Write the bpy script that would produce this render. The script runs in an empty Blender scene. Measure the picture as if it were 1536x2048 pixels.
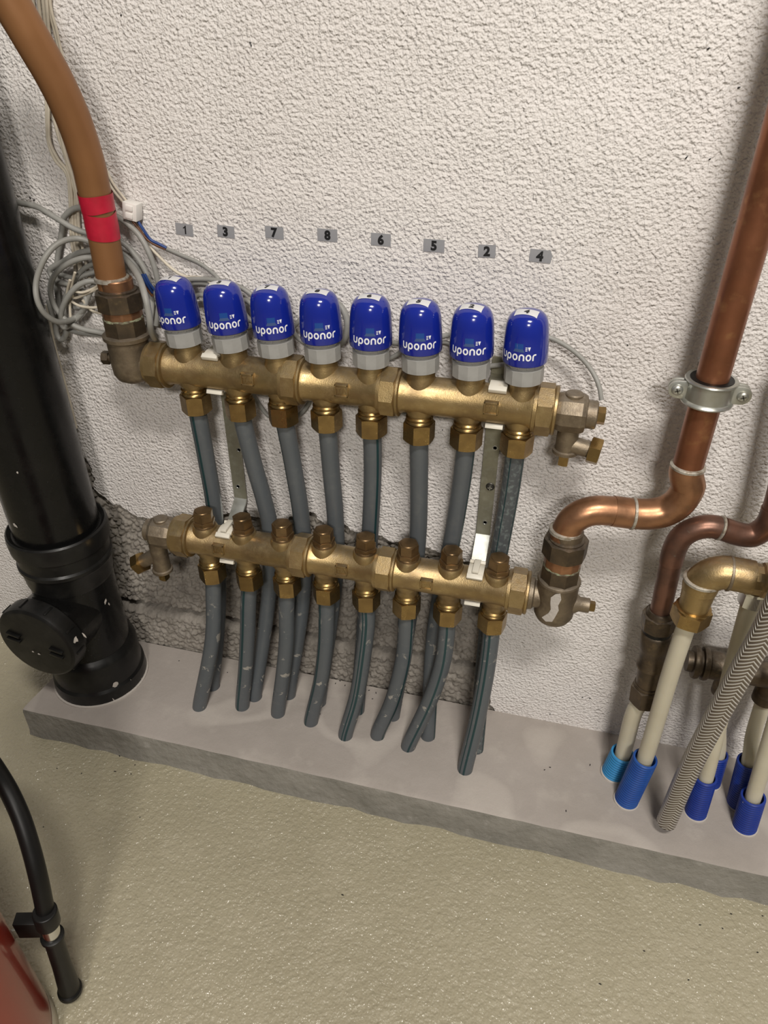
import bpy, bmesh, math, random
import numpy as np
from mathutils import Vector, Matrix
random.seed(7); rng = np.random.default_rng(7)
S = bpy.context.scene
COL = S.collection
PI = math.pi

# ------------------------------------------------------------------ camera
CAM = np.array([0.3793, -0.7138, 0.3232]); YAW, PITCH, ROLL, FPX = 0.2430, 0.6047, 0.0060, 1469.64
fw = np.array([-math.sin(YAW)*math.cos(PITCH), math.cos(YAW)*math.cos(PITCH), -math.sin(PITCH)])
r0 = np.array([math.cos(YAW), math.sin(YAW), 0.0]); u0 = np.cross(r0, fw)
RT = math.cos(ROLL)*r0 + math.sin(ROLL)*u0; UP = -math.sin(ROLL)*r0 + math.cos(ROLL)*u0
cd = bpy.data.cameras.new('camera'); cam = bpy.data.objects.new('camera', cd); COL.objects.link(cam)
cd.sensor_fit = 'HORIZONTAL'; cd.sensor_width = 36.0; cd.lens = 36.0*FPX/1536.0; cd.clip_start = 0.01
M = Matrix.Identity(4)
for i, a in enumerate((RT, UP, -fw)):
    for j in range(3): M[j][i] = a[j]
for j in range(3): M[j][3] = CAM[j]
cam.matrix_world = M; S.camera = cam

# ------------------------------------------------------------------ light
w = bpy.data.worlds.new('world'); S.world = w; w.use_nodes = True
bg = w.node_tree.nodes['Background']; bg.inputs[0].default_value = (1.0, 0.95, 0.88, 1); bg.inputs[1].default_value = 0.10
def area(name, loc, target, size, power, col=(1, 0.95, 0.88)):
    l = bpy.data.lights.new(name, 'AREA'); l.energy = power; l.color = col; l.shape = 'RECTANGLE'; l.size = size[0]; l.size_y = size[1]
    o = bpy.data.objects.new(name, l); COL.objects.link(o); o.location = loc
    o.rotation_euler = (Vector(target)-Vector(loc)).to_track_quat('-Z', 'Y').to_euler()
    return o
area('ceiling_lamp_near', (0.70, -1.12, 1.66), (0.72, -0.65, 0.0), (0.44, 0.20), 27)
area('ceiling_lamp_far', (0.80, -2.65, 1.50), (0.65, -1.1, 0.0), (0.40, 0.22), 38)
S.view_settings.view_transform = 'Standard'; S.view_settings.look = 'None'
S.view_settings.exposure = 0.08; S.view_settings.gamma = 1.0; S.view_settings.use_curve_mapping = False

# ------------------------------------------------------------------ helpers
def V(*a): return np.array(a, float)
def ray(u, v): return (u-768)/FPX*RT - (v-1024)/FPX*UP + fw
def at(u, v, Y):
    d = ray(u, v); return CAM + d*(Y-CAM[1])/d[1]
def atz(u, v, Z):
    d = ray(u, v); return CAM + d*(Z-CAM[2])/d[2]
def nrm(a):
    a = np.asarray(a, float); return a/np.linalg.norm(a)
def perp(A, ref=None):
    A = nrm(A)
    if ref is None: ref = V(0, -1, 0) if abs(A[1]) < 0.9 else V(0, 0, 1)
    p = np.asarray(ref, float) - A*np.dot(ref, A); p = nrm(p)
    return p, np.cross(A, p)
def spline(pts, n=8, closed=False):
    P = [np.asarray(p, float) for p in pts]
    if len(P) == 2: return [P[0]+(P[1]-P[0])*t for t in np.linspace(0, 1, n+1)]
    out = []
    for i in range(len(P)-1):
        p0 = P[i-1] if i > 0 else 2*P[0]-P[1]
        p1, p2 = P[i], P[i+1]
        p3 = P[i+2] if i+2 < len(P) else 2*P[-1]-P[-2]
        for k in range(n):
            t = k/n
            out.append(0.5*((2*p1)+(-p0+p2)*t+(2*p0-5*p1+4*p2-p3)*t*t+(-p0+3*p1-3*p2+p3)*t**3))
    out.append(P[-1]); return out
def frames(path, ref=None):
    n = len(path); T = []
    for i in range(n):
        a = path[max(i-1, 0)]; b = path[min(i+1, n-1)]; T.append(nrm(b-a))
    p, _ = perp(T[0], ref); F = []
    for t in T:
        p = nrm(p - t*np.dot(p, t)); F.append((p, np.cross(t, p), t))
    return F

class MB:
    def __init__(s): s.v = []; s.f = []; s.uv = None
    def add(s, vs, fs):
        o = len(s.v); s.v.extend([tuple(map(float, q)) for q in vs]); s.f.extend([tuple(i+o for i in f) for f in fs]); return s
    def lathe(s, O, A, prof, seg=32, caps=(True, True), ref=None, phase=0.0):
        O = np.asarray(O, float); A = nrm(A); p, q = perp(A, ref); vs = []; fs = []
        for r, h in prof:
            for k in range(seg):
                a = phase+2*PI*k/seg; vs.append(O+A*h+(p*math.cos(a)+q*math.sin(a))*r)
        for i in range(len(prof)-1):
            for k in range(seg):
                k2 = (k+1) % seg; fs.append((i*seg+k, i*seg+k2, (i+1)*seg+k2, (i+1)*seg+k))
        if caps[0]: fs.append(tuple(range(seg-1, -1, -1)))
        if caps[1]: fs.append(tuple((len(prof)-1)*seg+k for k in range(seg)))
        return s.add(vs, fs)
    def cyl(s, O, A, r, h0, h1, seg=32, b=0.0006, **k):
        b = min(b, (h1-h0)*0.3); return s.lathe(O, A, [(r-b, h0), (r, h0+b), (r, h1-b), (r-b, h1)], seg, **k)
    def nut(s, O, A, R, h0, h1, n=6, ch=0.0018, ref=None, phase=0.0, hole=None):
        # hexagon intersected with round chamfers: facets carry curved top and bottom edges
        O = np.asarray(O, float); A = nrm(A); p, q = perp(A, ref); sub = 6; seg = n*sub; ap = R*math.cos(PI/n); vs = []; fs = []
        def ring(lim, h):
            for k in range(seg):
                a = phase+2*PI*k/seg; loc = (2*PI*k/seg) % (2*PI/n) - PI/n
                rr = min(ap/math.cos(loc), lim) if lim else ap/math.cos(loc)
                vs.append(O+A*h+(p*math.cos(a)+q*math.sin(a))*rr)
        def hring(edge, sgn):
            for k in range(seg):
                a = phase+2*PI*k/seg; loc = (2*PI*k/seg) % (2*PI/n) - PI/n
                rr = ap/math.cos(loc); dh = (rr-ap*0.985)*0.42
                vs.append(O+A*(edge+sgn*dh)+(p*math.cos(a)+q*math.sin(a))*rr)
        ring(ap*0.985, h0); hring(h0, 1); hring(h1, -1); ring(ap*0.985, h1)
        for i in range(3):
            for k in range(seg):
                k2 = (k+1) % seg; fs.append((i*seg+k, i*seg+k2, (i+1)*seg+k2, (i+1)*seg+k))
        fs.append(tuple(range(seg-1, -1, -1))); fs.append(tuple(3*seg+k for k in range(seg)))
        return s.add(vs, fs)
    def tube(s, path, r, seg=14, caps=True, ref=None, uv=False):
        F = frames(path, ref); vs = []; fs = []; n = len(path)
        for i, (P, (p, q, t)) in enumerate(zip(path, F)):
            rr = r[i] if hasattr(r, '__len__') else r
            for k in range(seg):
                a = 2*PI*k/seg; vs.append(P+(p*math.cos(a)+q*math.sin(a))*rr)
        for i in range(n-1):
            for k in range(seg):
                k2 = (k+1) % seg; fs.append((i*seg+k, i*seg+k2, (i+1)*seg+k2, (i+1)*seg+k))
        if uv:
            L = [0.0]
            for i in range(1, n): L.append(L[-1]+float(np.linalg.norm(path[i]-path[i-1])))
            s.uv = []
            for i in range(n-1):
                for k in range(seg): s.uv += [(k/seg, L[i]), ((k+1)/seg, L[i]), ((k+1)/seg, L[i+1]), (k/seg, L[i+1])]
        if caps: fs.append(tuple(range(seg-1, -1, -1))); fs.append(tuple((n-1)*seg+k for k in range(seg)))
        if uv and caps: s.uv += [(0, 0)]*(2*seg)
        return s.add(vs, fs)
    def ribbon(s, path, r, a0, a1, ref, n=3):
        F = frames(path, ref); vs = []; fs = []
        for P, (p, q, t) in zip(path, F):
            for k in range(n+1):
                a = a0+(a1-a0)*k/n; vs.append(P+(p*math.cos(a)+q*math.sin(a))*r)
        m = n+1
        for i in range(len(path)-1):
            for k in range(n): fs.append((i*m+k, i*m+k+1, (i+1)*m+k+1, (i+1)*m+k))
        return s.add(vs, fs)
    def box(s, c, h, ax=None):
        c = np.asarray(c, float); ax = ax or (V(1, 0, 0), V(0, 1, 0), V(0, 0, 1)); vs = []
        for sx in (-1, 1):
            for sy in (-1, 1):
                for sz in (-1, 1): vs.append(c+ax[0]*h[0]*sx+ax[1]*h[1]*sy+ax[2]*h[2]*sz)
        return s.add(vs, [(0, 1, 3, 2), (4, 6, 7, 5), (0, 4, 5, 1), (2, 3, 7, 6), (0, 2, 6, 4), (1, 5, 7, 3)])
    def prism(s, poly, O, X, Y, N, d):
        """extrude the 2-D polygon (in the X,Y plane at O) by d along N"""
        n = len(poly); O = np.asarray(O, float)
        vs = [O+X*a+Y*b for a, b in poly]+[O+X*a+Y*b+N*d for a, b in poly]
        fs = [tuple(range(n-1, -1, -1)), tuple(range(n, 2*n))]+[(i, (i+1) % n, n+(i+1) % n, n+i) for i in range(n)]
        return s.add(vs, fs)
    def build(s, name, m, parent=None, loc=None, bevel=0, ang=38, smooth=True):
        me = bpy.data.meshes.new(name); off = np.zeros(3)
        if parent is not None:
            q = parent
            while q is not None: off = off+np.array(q.location); q = q.parent
        if loc is not None: off = off+np.asarray(loc, float)
        me.from_pydata([tuple(np.array(q)-off) for q in s.v], [], s.f)
        if s.uv:
            l = me.uv_layers.new(name='UVMap')
            for i, q in enumerate(s.uv): l.data[i].uv = q
        bm = bmesh.new(); bm.from_mesh(me)
        if bevel:
            bmesh.ops.bevel(bm, geom=[e for e in bm.edges if len(e.link_faces) == 2 and e.calc_face_angle(0) > 0.6], offset=bevel, segments=2, affect='EDGES', profile=0.5)
        bmesh.ops.recalc_face_normals(bm, faces=bm.faces); bm.to_mesh(me); bm.free()
        me.materials.append(m)
        me.polygons.foreach_set('use_smooth', [smooth]*len(me.polygons))
        if smooth: me.set_sharp_from_angle(angle=math.radians(ang))
        me.update()
        o = bpy.data.objects.new(name, me); COL.objects.link(o)
        if parent is not None: o.parent = parent
        if loc is not None: o.location = tuple(loc)
        return o

def tag(o, label, cat, group=None, kind=None):
    if label: o['label'] = label
    if cat: o['category'] = cat
    if group: o['group'] = group
    if kind: o['kind'] = kind
    return o
def thing(name, label, cat, loc, group=None):
    o = bpy.data.objects.new(name, None); COL.objects.link(o); o.location = tuple(map(float, loc)); o.empty_display_size = 0.02
    return tag(o, label, cat, group)

def text2d(s, size, bold=0.0):
    if s == '1':       # upright stem with a flag, like the printed labels
        h = size*0.36; t = size*0.062
        v = [(-t, -h), (t, -h), (t, h), (-t*0.4, h), (-t, h*0.72), (-t*3.4, h*0.50), (-t*3.4, h*0.24), (-t, h*0.42)]
        return [(a+t*0.8, b) for a, b in v], [(0, 1, 2, 3, 4, 7), (4, 5, 6, 7)]
    c = bpy.data.curves.new('t', 'FONT'); c.body = s; c.size = size; c.align_x = 'CENTER'; c.align_y = 'CENTER'; c.offset = bold; c.resolution_u = 3
    o = bpy.data.objects.new('t', c); COL.objects.link(o)
    dg = bpy.context.evaluated_depsgraph_get(); dg.update(); me = o.evaluated_get(dg).to_mesh()
    v = [(p.co.x, p.co.y) for p in me.vertices]; f = [tuple(p.vertices) for p in me.polygons]
    o.evaluated_get(dg).to_mesh_clear(); bpy.data.objects.remove(o); bpy.data.curves.remove(c)
    if v:
        xs = [a for a, b in v]; ys = [b for a, b in v]; cx = (min(xs)+max(xs))/2; cy = (min(ys)+max(ys))/2
        v = [(a-cx, b-cy) for a, b in v]
    return v, f

# ------------------------------------------------------------------ materials
MATS = {}
def mat(name, col, rough=0.5, metal=0.0, var=None, bump=None, coat=0.0, wear=None, wear2=None, spec=0.5, extra=None, dust=None, rvar=0.0):
    m = bpy.data.materials.new(name); m.use_nodes = True; nt = m.node_tree; N = nt.nodes; L = nt.links
    b = N['Principled BSDF']; tc = N.new('ShaderNodeTexCoord'); oc = tc.outputs['Object']
    b.inputs['Roughness'].default_value = rough; b.inputs['Metallic'].default_value = metal
    b.inputs['Coat Weight'].default_value = coat; b.inputs['Specular IOR Level'].default_value = spec
    cur = N.new('ShaderNodeRGB'); cur.outputs[0].default_value = (*col, 1); cur = cur.outputs[0]
    def noise(scale, detail=4, rgh=0.55, vec=None, dist=0.0):
        n = N.new('ShaderNodeTexNoise'); n.inputs['Scale'].default_value = scale; n.inputs['Detail'].default_value = detail; n.inputs['Roughness'].default_value = rgh
        n.inputs['Distortion'].default_value = dist; L.new(vec or oc, n.inputs['Vector']); return n.outputs['Fac']
    def ramp(x, a, c):
        r = N.new('ShaderNodeMapRange'); r.inputs[1].default_value = a; r.inputs[2].default_value = c; L.new(x, r.inputs[0]); return r.outputs[0]
    def mix(f, a, c2):
        x = N.new('ShaderNodeMix'); x.data_type = 'RGBA'; L.new(f, x.inputs[0]); L.new(a, x.inputs[6])
        if isinstance(c2, tuple): x.inputs[7].default_value = (*c2, 1)
        else: L.new(c2, x.inputs[7])
        return x.outputs[2]
    def mul(a, c2):
        x = N.new('ShaderNodeMath'); x.operation = 'MULTIPLY'; L.new(a, x.inputs[0])
        if isinstance(c2, (int, float)): x.inputs[1].default_value = c2
        else: L.new(c2, x.inputs[1])
        return x.outputs[0]
    if var:
        for (c2, sc, a, c) in (var if isinstance(var, list) else [var]): cur = mix(ramp(noise(sc, 5), a, c), cur, c2)
    for wr in (wear, wear2):
        if wr:
            c2, sc, a, c = wr[:4]; f = ramp(noise(sc, 6, 0.65, dist=0.6), a, c)
            if len(wr) > 4:   # limited to a height band of the object
                sp = N.new('ShaderNodeSeparateXYZ'); L.new(oc, sp.inputs[0]); f = mul(f, ramp(sp.outputs['Z'], wr[4], wr[5]))
            cur = mix(f, cur, c2)
            mr = N.new('ShaderNodeMix'); L.new(f, mr.inputs[0]); mr.inputs[2].default_value = metal; mr.inputs[3].default_value = 0.0
            if metal > 0: L.new(mr.outputs[0], b.inputs['Metallic'])
    if dust:   # settled dust on upward faces
        g = N.new('ShaderNodeNewGeometry'); sp = N.new('ShaderNodeSeparateXYZ'); L.new(g.outputs['True Normal'], sp.inputs[0])
        f = mul(mul(ramp(sp.outputs['Z'], 0.35, 1.0), ramp(noise(220, 4), 0.25, 0.7)), dust[1]); cur = mix(f, cur, dust[0])
    if extra: cur = extra(N, L, tc, cur, b) or cur
    L.new(cur, b.inputs['Base Color'])
    if rvar:
        f = noise(60, 4); mr = N.new('ShaderNodeMapRange'); mr.inputs[1].default_value = 0.3; mr.inputs[2].default_value = 0.7
        mr.inputs[3].default_value = rough-rvar; mr.inputs[4].default_value = rough+rvar; L.new(f, mr.inputs[0]); L.new(mr.outputs[0], b.inputs['Roughness'])
    if bump:
        prev = None
        for (sc, st, ds, kind) in bump:
            if kind == 'n': h = noise(sc, 4, 0.5)
            elif kind == 's': h = noise(sc, 1.5, 0.4, dist=0.8)
            elif kind == 'o': h = noise(sc, 1.0, 0.4)
            else:
                vo = N.new('ShaderNodeTexVoronoi'); vo.feature = 'SMOOTH_F1'; vo.inputs['Scale'].default_value = sc; L.new(oc, vo.inputs['Vector']); h = vo.outputs['Distance']
            bp = N.new('ShaderNodeBump'); bp.inputs['Strength'].default_value = st; bp.inputs['Distance'].default_value = ds; L.new(h, bp.inputs['Height'])
            if kind == 'v': bp.invert = True
            if prev: L.new(prev, bp.inputs['Normal'])
            prev = bp.outputs['Normal']
        L.new(prev, b.inputs['Normal'])
    MATS[name] = m; return m

plaster = mat('white_plaster', (0.76, 0.725, 0.70), 0.75, var=[((0.68, 0.635, 0.61), 3.5, 0.45, 0.75), ((0.80, 0.76, 0.74), 14, 0.5, 0.8)],
              wear=((0.30, 0.26, 0.22), 45, 0.70, 0.78), bump=[(8, 0.35, 0.02, 'n'), (170, 0.55, 0.0026, 's'), (300, 1.0, 0.0030, 'o'), (620, 0.6, 0.0010, 'n')], spec=0.4)
blockm = mat('grey_aggregate_block', (0.25, 0.225, 0.195), 0.9, var=[((0.33, 0.30, 0.265), 90, 0.4, 0.7), ((0.15, 0.135, 0.12), 30, 0.55, 0.8)], bump=[(400, 0.6, 0.002, 'n')], spec=0.25)
mortar = mat('dark_mortar', (0.13, 0.115, 0.10), 0.95, var=((0.07, 0.06, 0.05), 40, 0.4, 0.7), bump=[(180, 0.9, 0.006, 'n')], spec=0.2)
def plinth_extra(N, L, tc, cur, b):
    wv = N.new('ShaderNodeTexWave'); wv.wave_type = 'RINGS'; wv.inputs['Scale'].default_value = 3.0; wv.inputs['Distortion'].default_value = 14; wv.inputs['Detail'].default_value = 2; wv.inputs['Detail Scale'].default_value = 1.2
    L.new(tc.outputs['Object'], wv.inputs[0]); r = N.new('ShaderNodeMapRange'); r.inputs[1].default_value = 0.86; r.inputs[2].default_value = 1.0; r.inputs[4].default_value = 0.5; L.new(wv.outputs['Fac'], r.inputs[0])
    x = N.new('ShaderNodeMix'); x.data_type = 'RGBA'; L.new(r.outputs[0], x.inputs[0]); L.new(cur, x.inputs[6]); x.inputs[7].default_value = (0.50, 0.455, 0.41, 1); return x.outputs[2]
concrete = mat('trowelled_concrete', (0.385, 0.345, 0.315), 0.7, var=[((0.33, 0.295, 0.265), 9, 0.4, 0.7), ((0.44, 0.40, 0.36), 22, 0.55, 0.8)], bump=[(60, 0.25, 0.003, 'n'), (500, 0.3, 0.0008, 'n')], extra=plinth_extra, spec=0.35)
concrete_side = mat('rough_concrete_edge', (0.26, 0.245, 0.215), 0.85, var=[((0.19, 0.18, 0.155), 20, 0.4, 0.7), ((0.33, 0.31, 0.28), 60, 0.6, 0.8)], bump=[(90, 0.7, 0.004, 'n'), (500, 0.4, 0.001, 'n')], spec=0.3)
def floor_extra(N, L, tc, cur, b):
    # clear epoxy top coat with a pebbly surface of its own
    b.inputs['Coat Weight'].default_value = 1.0; b.inputs['Coat Roughness'].default_value = 0.12; prev = None
    for sc, st, ds in ((190, 1.0, 0.0046), (430, 0.9, 0.0018)):
        n = N.new('ShaderNodeTexNoise'); n.inputs['Scale'].default_value = sc; n.inputs['Detail'].default_value = 1.0; L.new(tc.outputs['Object'], n.inputs['Vector'])
        bp = N.new('ShaderNodeBump'); bp.inputs['Strength'].default_value = st; bp.inputs['Distance'].default_value = ds; L.new(n.outputs['Fac'], bp.inputs['Height'])
        if prev: L.new(prev, bp.inputs['Normal'])
        prev = bp.outputs['Normal']
    L.new(prev, b.inputs['Coat Normal'])
floorm = mat('beige_epoxy_floor', (0.385, 0.348, 0.245), 0.45, var=[((0.335, 0.300, 0.208), 5, 0.4, 0.75), ((0.42, 0.38, 0.275), 30, 0.5, 0.8)], bump=[(11, 0.16, 0.01, 'n'), (190, 0.45, 0.0028, 'o'), (430, 0.35, 0.0012, 'o')], extra=floor_extra, spec=0.3)

brass = mat('aged_brass_casting', (0.40, 0.285, 0.13), 0.42, 0.85, var=[((0.26, 0.18, 0.09), 30, 0.4, 0.72), ((0.48, 0.36, 0.18), 90, 0.5, 0.8)], bump=[(700, 0.25, 0.0006, 'n')], wear=((0.33, 0.30, 0.25), 70, 0.68, 0.85), rvar=0.1, dust=((0.34, 0.31, 0.27), 0.35))
brass_nut = mat('bright_brass_nut', (0.37, 0.25, 0.10), 0.30, 0.95, var=[((0.25, 0.165, 0.07), 60, 0.35, 0.7)], bump=[(500, 0.12, 0.0005, 'n')], rvar=0.08)
brass_dark = mat('browned_brass', (0.24, 0.155, 0.075), 0.40, 0.85, var=[((0.13, 0.085, 0.045), 50, 0.4, 0.7)], bump=[(600, 0.2, 0.0005, 'n')], rvar=0.1)
bronze = mat('grey_bronze_casting', (0.245, 0.195, 0.135), 0.5, 0.75, var=[((0.15, 0.115, 0.08), 45, 0.4, 0.7), ((0.32, 0.26, 0.18), 120, 0.5, 0.8)], bump=[(600, 0.3, 0.0007, 'n')], dust=((0.36, 0.33, 0.29), 0.5))
bronze_dark = mat('dark_patinated_bronze', (0.135, 0.10, 0.065), 0.45, 0.75, var=[((0.07, 0.055, 0.04), 50, 0.4, 0.7), ((0.21, 0.15, 0.08), 110, 0.55, 0.8)], bump=[(500, 0.25, 0.0006, 'n')], dust=((0.33, 0.30, 0.26), 0.4))
verdigris = mat('verdigris_edge', (0.25, 0.27, 0.17), 0.85, var=((0.10, 0.075, 0.05), 160, 0.4, 0.6), bump=[(500, 0.6, 0.001, 'n')])
copper_l = mat('dull_brown_copper', (0.275, 0.128, 0.050), 0.45, 0.3, var=[((0.215, 0.098, 0.040), 12, 0.35, 0.75)], bump=[(300, 0.06, 0.0005, 'n')], rvar=0.06)
copper_r = mat('red_brown_copper', (0.29, 0.115, 0.058), 0.36, 0.7, var=[((0.19, 0.075, 0.038), 25, 0.4, 0.75), ((0.40, 0.20, 0.09), 80, 0.55, 0.85)], bump=[(300, 0.06, 0.0005, 'n')], rvar=0.08)
copper_e = mat('worn_copper_elbow', (0.40, 0.205, 0.11), 0.36, 0.8, var=[((0.25, 0.13, 0.07), 45, 0.4, 0.7), ((0.20, 0.16, 0.11), 30, 0.6, 0.85)], bump=[(300, 0.1, 0.0006, 'n')], rvar=0.08)
copper_d = mat('dark_purple_copper', (0.20, 0.10, 0.068), 0.42, 0.7, var=[((0.10, 0.06, 0.045), 40, 0.4, 0.7)], wear=((0.16, 0.24, 0.20), 55, 0.64, 0.8), bump=[(300, 0.1, 0.0006, 'n')], rvar=0.08)
solder = mat('grey_solder', (0.50, 0.47, 0.41), 0.5, 0.6, var=((0.25, 0.2, 0.14), 200, 0.45, 0.7), bump=[(500, 0.3, 0.0008, 'n')])
def blue_extra(N, L, tc, cur, b):
    b.inputs['Coat Weight'].default_value = 0.6; b.inputs['Coat Roughness'].default_value = 0.08
bluem = mat('blue_actuator_plastic', (0.007, 0.018, 0.25), 0.16, 0.0, var=((0.010, 0.028, 0.31), 20, 0.4, 0.8), extra=blue_extra, bump=[(60, 0.05, 0.001, 'n')])
blue_win = mat('pale_blue_window', (0.008, 0.06, 0.27), 0.2, coat=0.5)
blue_win2 = mat('grey_window_base', (0.05, 0.09, 0.22), 0.3)
greyp = mat('grey_plastic', (0.33, 0.325, 0.31), 0.5, var=((0.27, 0.265, 0.25), 70, 0.45, 0.8))
darkp = mat('dark_gap_plastic', (0.03, 0.032, 0.04), 0.5)
pex = mat('blue_grey_tube', (0.098, 0.108, 0.116), 0.42, var=[((0.080, 0.092, 0.104), 15, 0.4, 0.7), ((0.118, 0.126, 0.130), 90, 0.55, 0.8)], wear=((0.42, 0.39, 0.34), 60, 0.60, 0.625, 0.30, 0.0), bump=[(250, 0.08, 0.0006, 'n')])
pex_old = mat('limescaled_tube', (0.080, 0.088, 0.094), 0.5, var=((0.20, 0.24, 0.23), 220, 0.5, 0.75), wear=((0.42, 0.39, 0.34), 60, 0.68, 0.7), bump=[(250, 0.2, 0.0008, 'n')])
stripe = mat('dark_teal_stripe', (0.010, 0.040, 0.045), 0.4)
clipm = mat('ivory_clip_plastic', (0.72, 0.68, 0.59), 0.45, var=((0.60, 0.54, 0.44), 60, 0.55, 0.8))
steel = mat('galvanised_steel', (0.52, 0.53, 0.50), 0.38, 0.85, var=[((0.40, 0.39, 0.33), 40, 0.4, 0.7)], bump=[(300, 0.1, 0.0005, 'n')], rvar=0.08)
zinc = mat('yellow_zinc_strap', (0.36, 0.345, 0.26), 0.5, 0.6, var=[((0.24, 0.225, 0.165), 30, 0.4, 0.7), ((0.42, 0.41, 0.33), 100, 0.5, 0.8)], rvar=0.08)
darksteel = mat('dark_screw_steel', (0.10, 0.095, 0.085), 0.4, 0.8)
chrome = mat('chrome', (0.72, 0.72, 0.70), 0.15, 1.0)
blackp = mat('black_pipe_plastic', (0.005, 0.005, 0.005), 0.26, var=((0.009, 0.0085, 0.008), 30, 0.5, 0.8), wear=((0.36, 0.32, 0.27), 38, 0.765, 0.775), bump=[(120, 0.06, 0.001, 'n')], rvar=0.08, spec=0.3)
blackf = mat('dusty_black_fitting', (0.008, 0.0078, 0.0075), 0.36, var=((0.020, 0.019, 0.017), 45, 0.5, 0.8), wear=((0.36, 0.32, 0.27), 26, 0.715, 0.725), bump=[(120, 0.1, 0.001, 'n')], rvar=0.08, spec=0.35)
rubber = mat('black_rubber', (0.006, 0.0058, 0.0056), 0.42, spec=0.3)
def milky(N, L, tc, cur, b):
    b.inputs['Subsurface Weight'].default_value = 0.5; b.inputs['Subsurface Radius'].default_value = (0.01, 0.008, 0.005); b.inputs['Subsurface Scale'].default_value = 0.6
milk = mat('milky_plastic_tube', (0.57, 0.53, 0.42), 0.38, var=((0.52, 0.475, 0.36), 20, 0.4, 0.7), extra=milky)
sleeve_b = mat('blue_corrugated_plastic', (0.012, 0.065, 0.30), 0.42, var=((0.02, 0.10, 0.36), 40, 0.45, 0.8), wear=((0.40, 0.36, 0.33), 60, 0.70, 0.72))
sleeve_d = mat('deep_blue_corrugated_plastic', (0.008, 0.03, 0.235), 0.42, var=((0.012, 0.045, 0.30), 40, 0.45, 0.8), wear=((0.40, 0.36, 0.33), 55, 0.68, 0.70))
sleeve_l = mat('light_blue_corrugated_plastic', (0.03, 0.23, 0.50), 0.45, var=((0.05, 0.29, 0.55), 40, 0.45, 0.8), wear=((0.42, 0.34, 0.28), 60, 0.68, 0.70))
redm = mat('red_painted_steel', (0.29, 0.022, 0.010), 0.28, coat=0.4, var=((0.25, 0.02, 0.010), 8, 0.4, 0.7))
creamm = mat('cream_plastic', (0.62, 0.56, 0.45), 0.5)
tapem = mat('red_cloth_tape', (0.50, 0.010, 0.038), 0.42, var=((0.40, 0.008, 0.028), 60, 0.4, 0.7), bump=[(90, 0.35, 0.0012, 'n')])
cableg = mat('grey_cable', (0.30, 0.295, 0.275), 0.5, var=((0.23, 0.225, 0.205), 40, 0.4, 0.7))
cablew = mat('cream_wire', (0.66, 0.60, 0.49), 0.5, var=((0.50, 0.44, 0.35), 40, 0.4, 0.7))
wireblue = mat('blue_wire', (0.015, 0.05, 0.20), 0.45)
wirebrown = mat('brown_wire', (0.13, 0.05, 0.02), 0.45)
whitep = mat('white_connector_plastic', (0.78, 0.76, 0.72), 0.4)
labelm = mat('silver_grey_label', (0.31, 0.31, 0.325), 0.4, var=((0.27, 0.27, 0.285), 60, 0.4, 0.7))
ink = mat('black_ink', (0.008, 0.008, 0.009), 0.5)
whiteink = mat('white_ink', (0.83, 0.84, 0.87), 0.4)
sticker = mat('white_sticker', (0.66, 0.66, 0.67), 0.4, var=((0.58, 0.58, 0.59), 80, 0.45, 0.8))
smear = mat('dried_plaster_smear', (0.47, 0.43, 0.39), 0.9, bump=[(300, 0.7, 0.001, 'n')])
mark_grey = mat('grey_scale_mark', (0.25, 0.28, 0.38), 0.4)
def braid_extra(N, L, tc, cur, b):
    sp = N.new('ShaderNodeSeparateXYZ'); L.new(tc.outputs['UV'], sp.inputs[0])
    def m(op, a, c=None, d=None):
        x = N.new('ShaderNodeMath'); x.operation = op
        for i, q in enumerate((a, c, d)):
            if q is None: continue
            if isinstance(q, (int, float)): x.inputs[i].default_value = q
            else: L.new(q, x.inputs[i])
        return x.outputs[0]
    tri = m('PINGPONG', m('MULTIPLY', sp.outputs['X'], 6.0), 1.0)          # zigzag round the hose
    ph = m('ADD', m('MULTIPLY', sp.outputs['Y'], 200.0), m('MULTIPLY', tri, 2.3))
    fr = m('FRACT', ph); ln = m('LESS_THAN', fr, 0.42)
    ed = m('PINGPONG', m('MULTIPLY', sp.outputs['X'], 12.0), 0.5)
    hgt = m('SINE', m('MULTIPLY', fr, 2*PI/0.42*0.5))
    x = N.new('ShaderNodeMix'); x.data_type = 'RGBA'; L.new(ln, x.inputs[0]); x.inputs[6].default_value = (0.16, 0.13, 0.10, 1); x.inputs[7].default_value = (0.85, 0.83, 0.79, 1)
    bp = N.new('ShaderNodeBump'); bp.inputs['Strength'].default_value = 0.8; bp.inputs['Distance'].default_value = 0.001; L.new(m('MULTIPLY', hgt, ln), bp.inputs['Height']); L.new(bp.outputs[0], b.inputs['Normal'])
    return x.outputs[2]
braid = mat('braided_steel', (0.5, 0.5, 0.5), 0.35, 0.55, extra=braid_extra)

# ------------------------------------------------------------------ setting
ZP, ZF, YP = -0.4986, -0.5496, -0.1632          # plinth top, floor, plinth front
YU, YL, ZL = -0.047, -0.0764, -0.2085           # manifold axes
TILT = -0.0041
def zu(x): return TILT*x
def zl(x): return ZL+TILT*x

b = MB(); b.box((0.6, -1.6, ZF-0.05), (2.4, 1.6, 0.05)); tag(b.build('floor', floorm, smooth=False), None, None, kind='structure')

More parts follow.
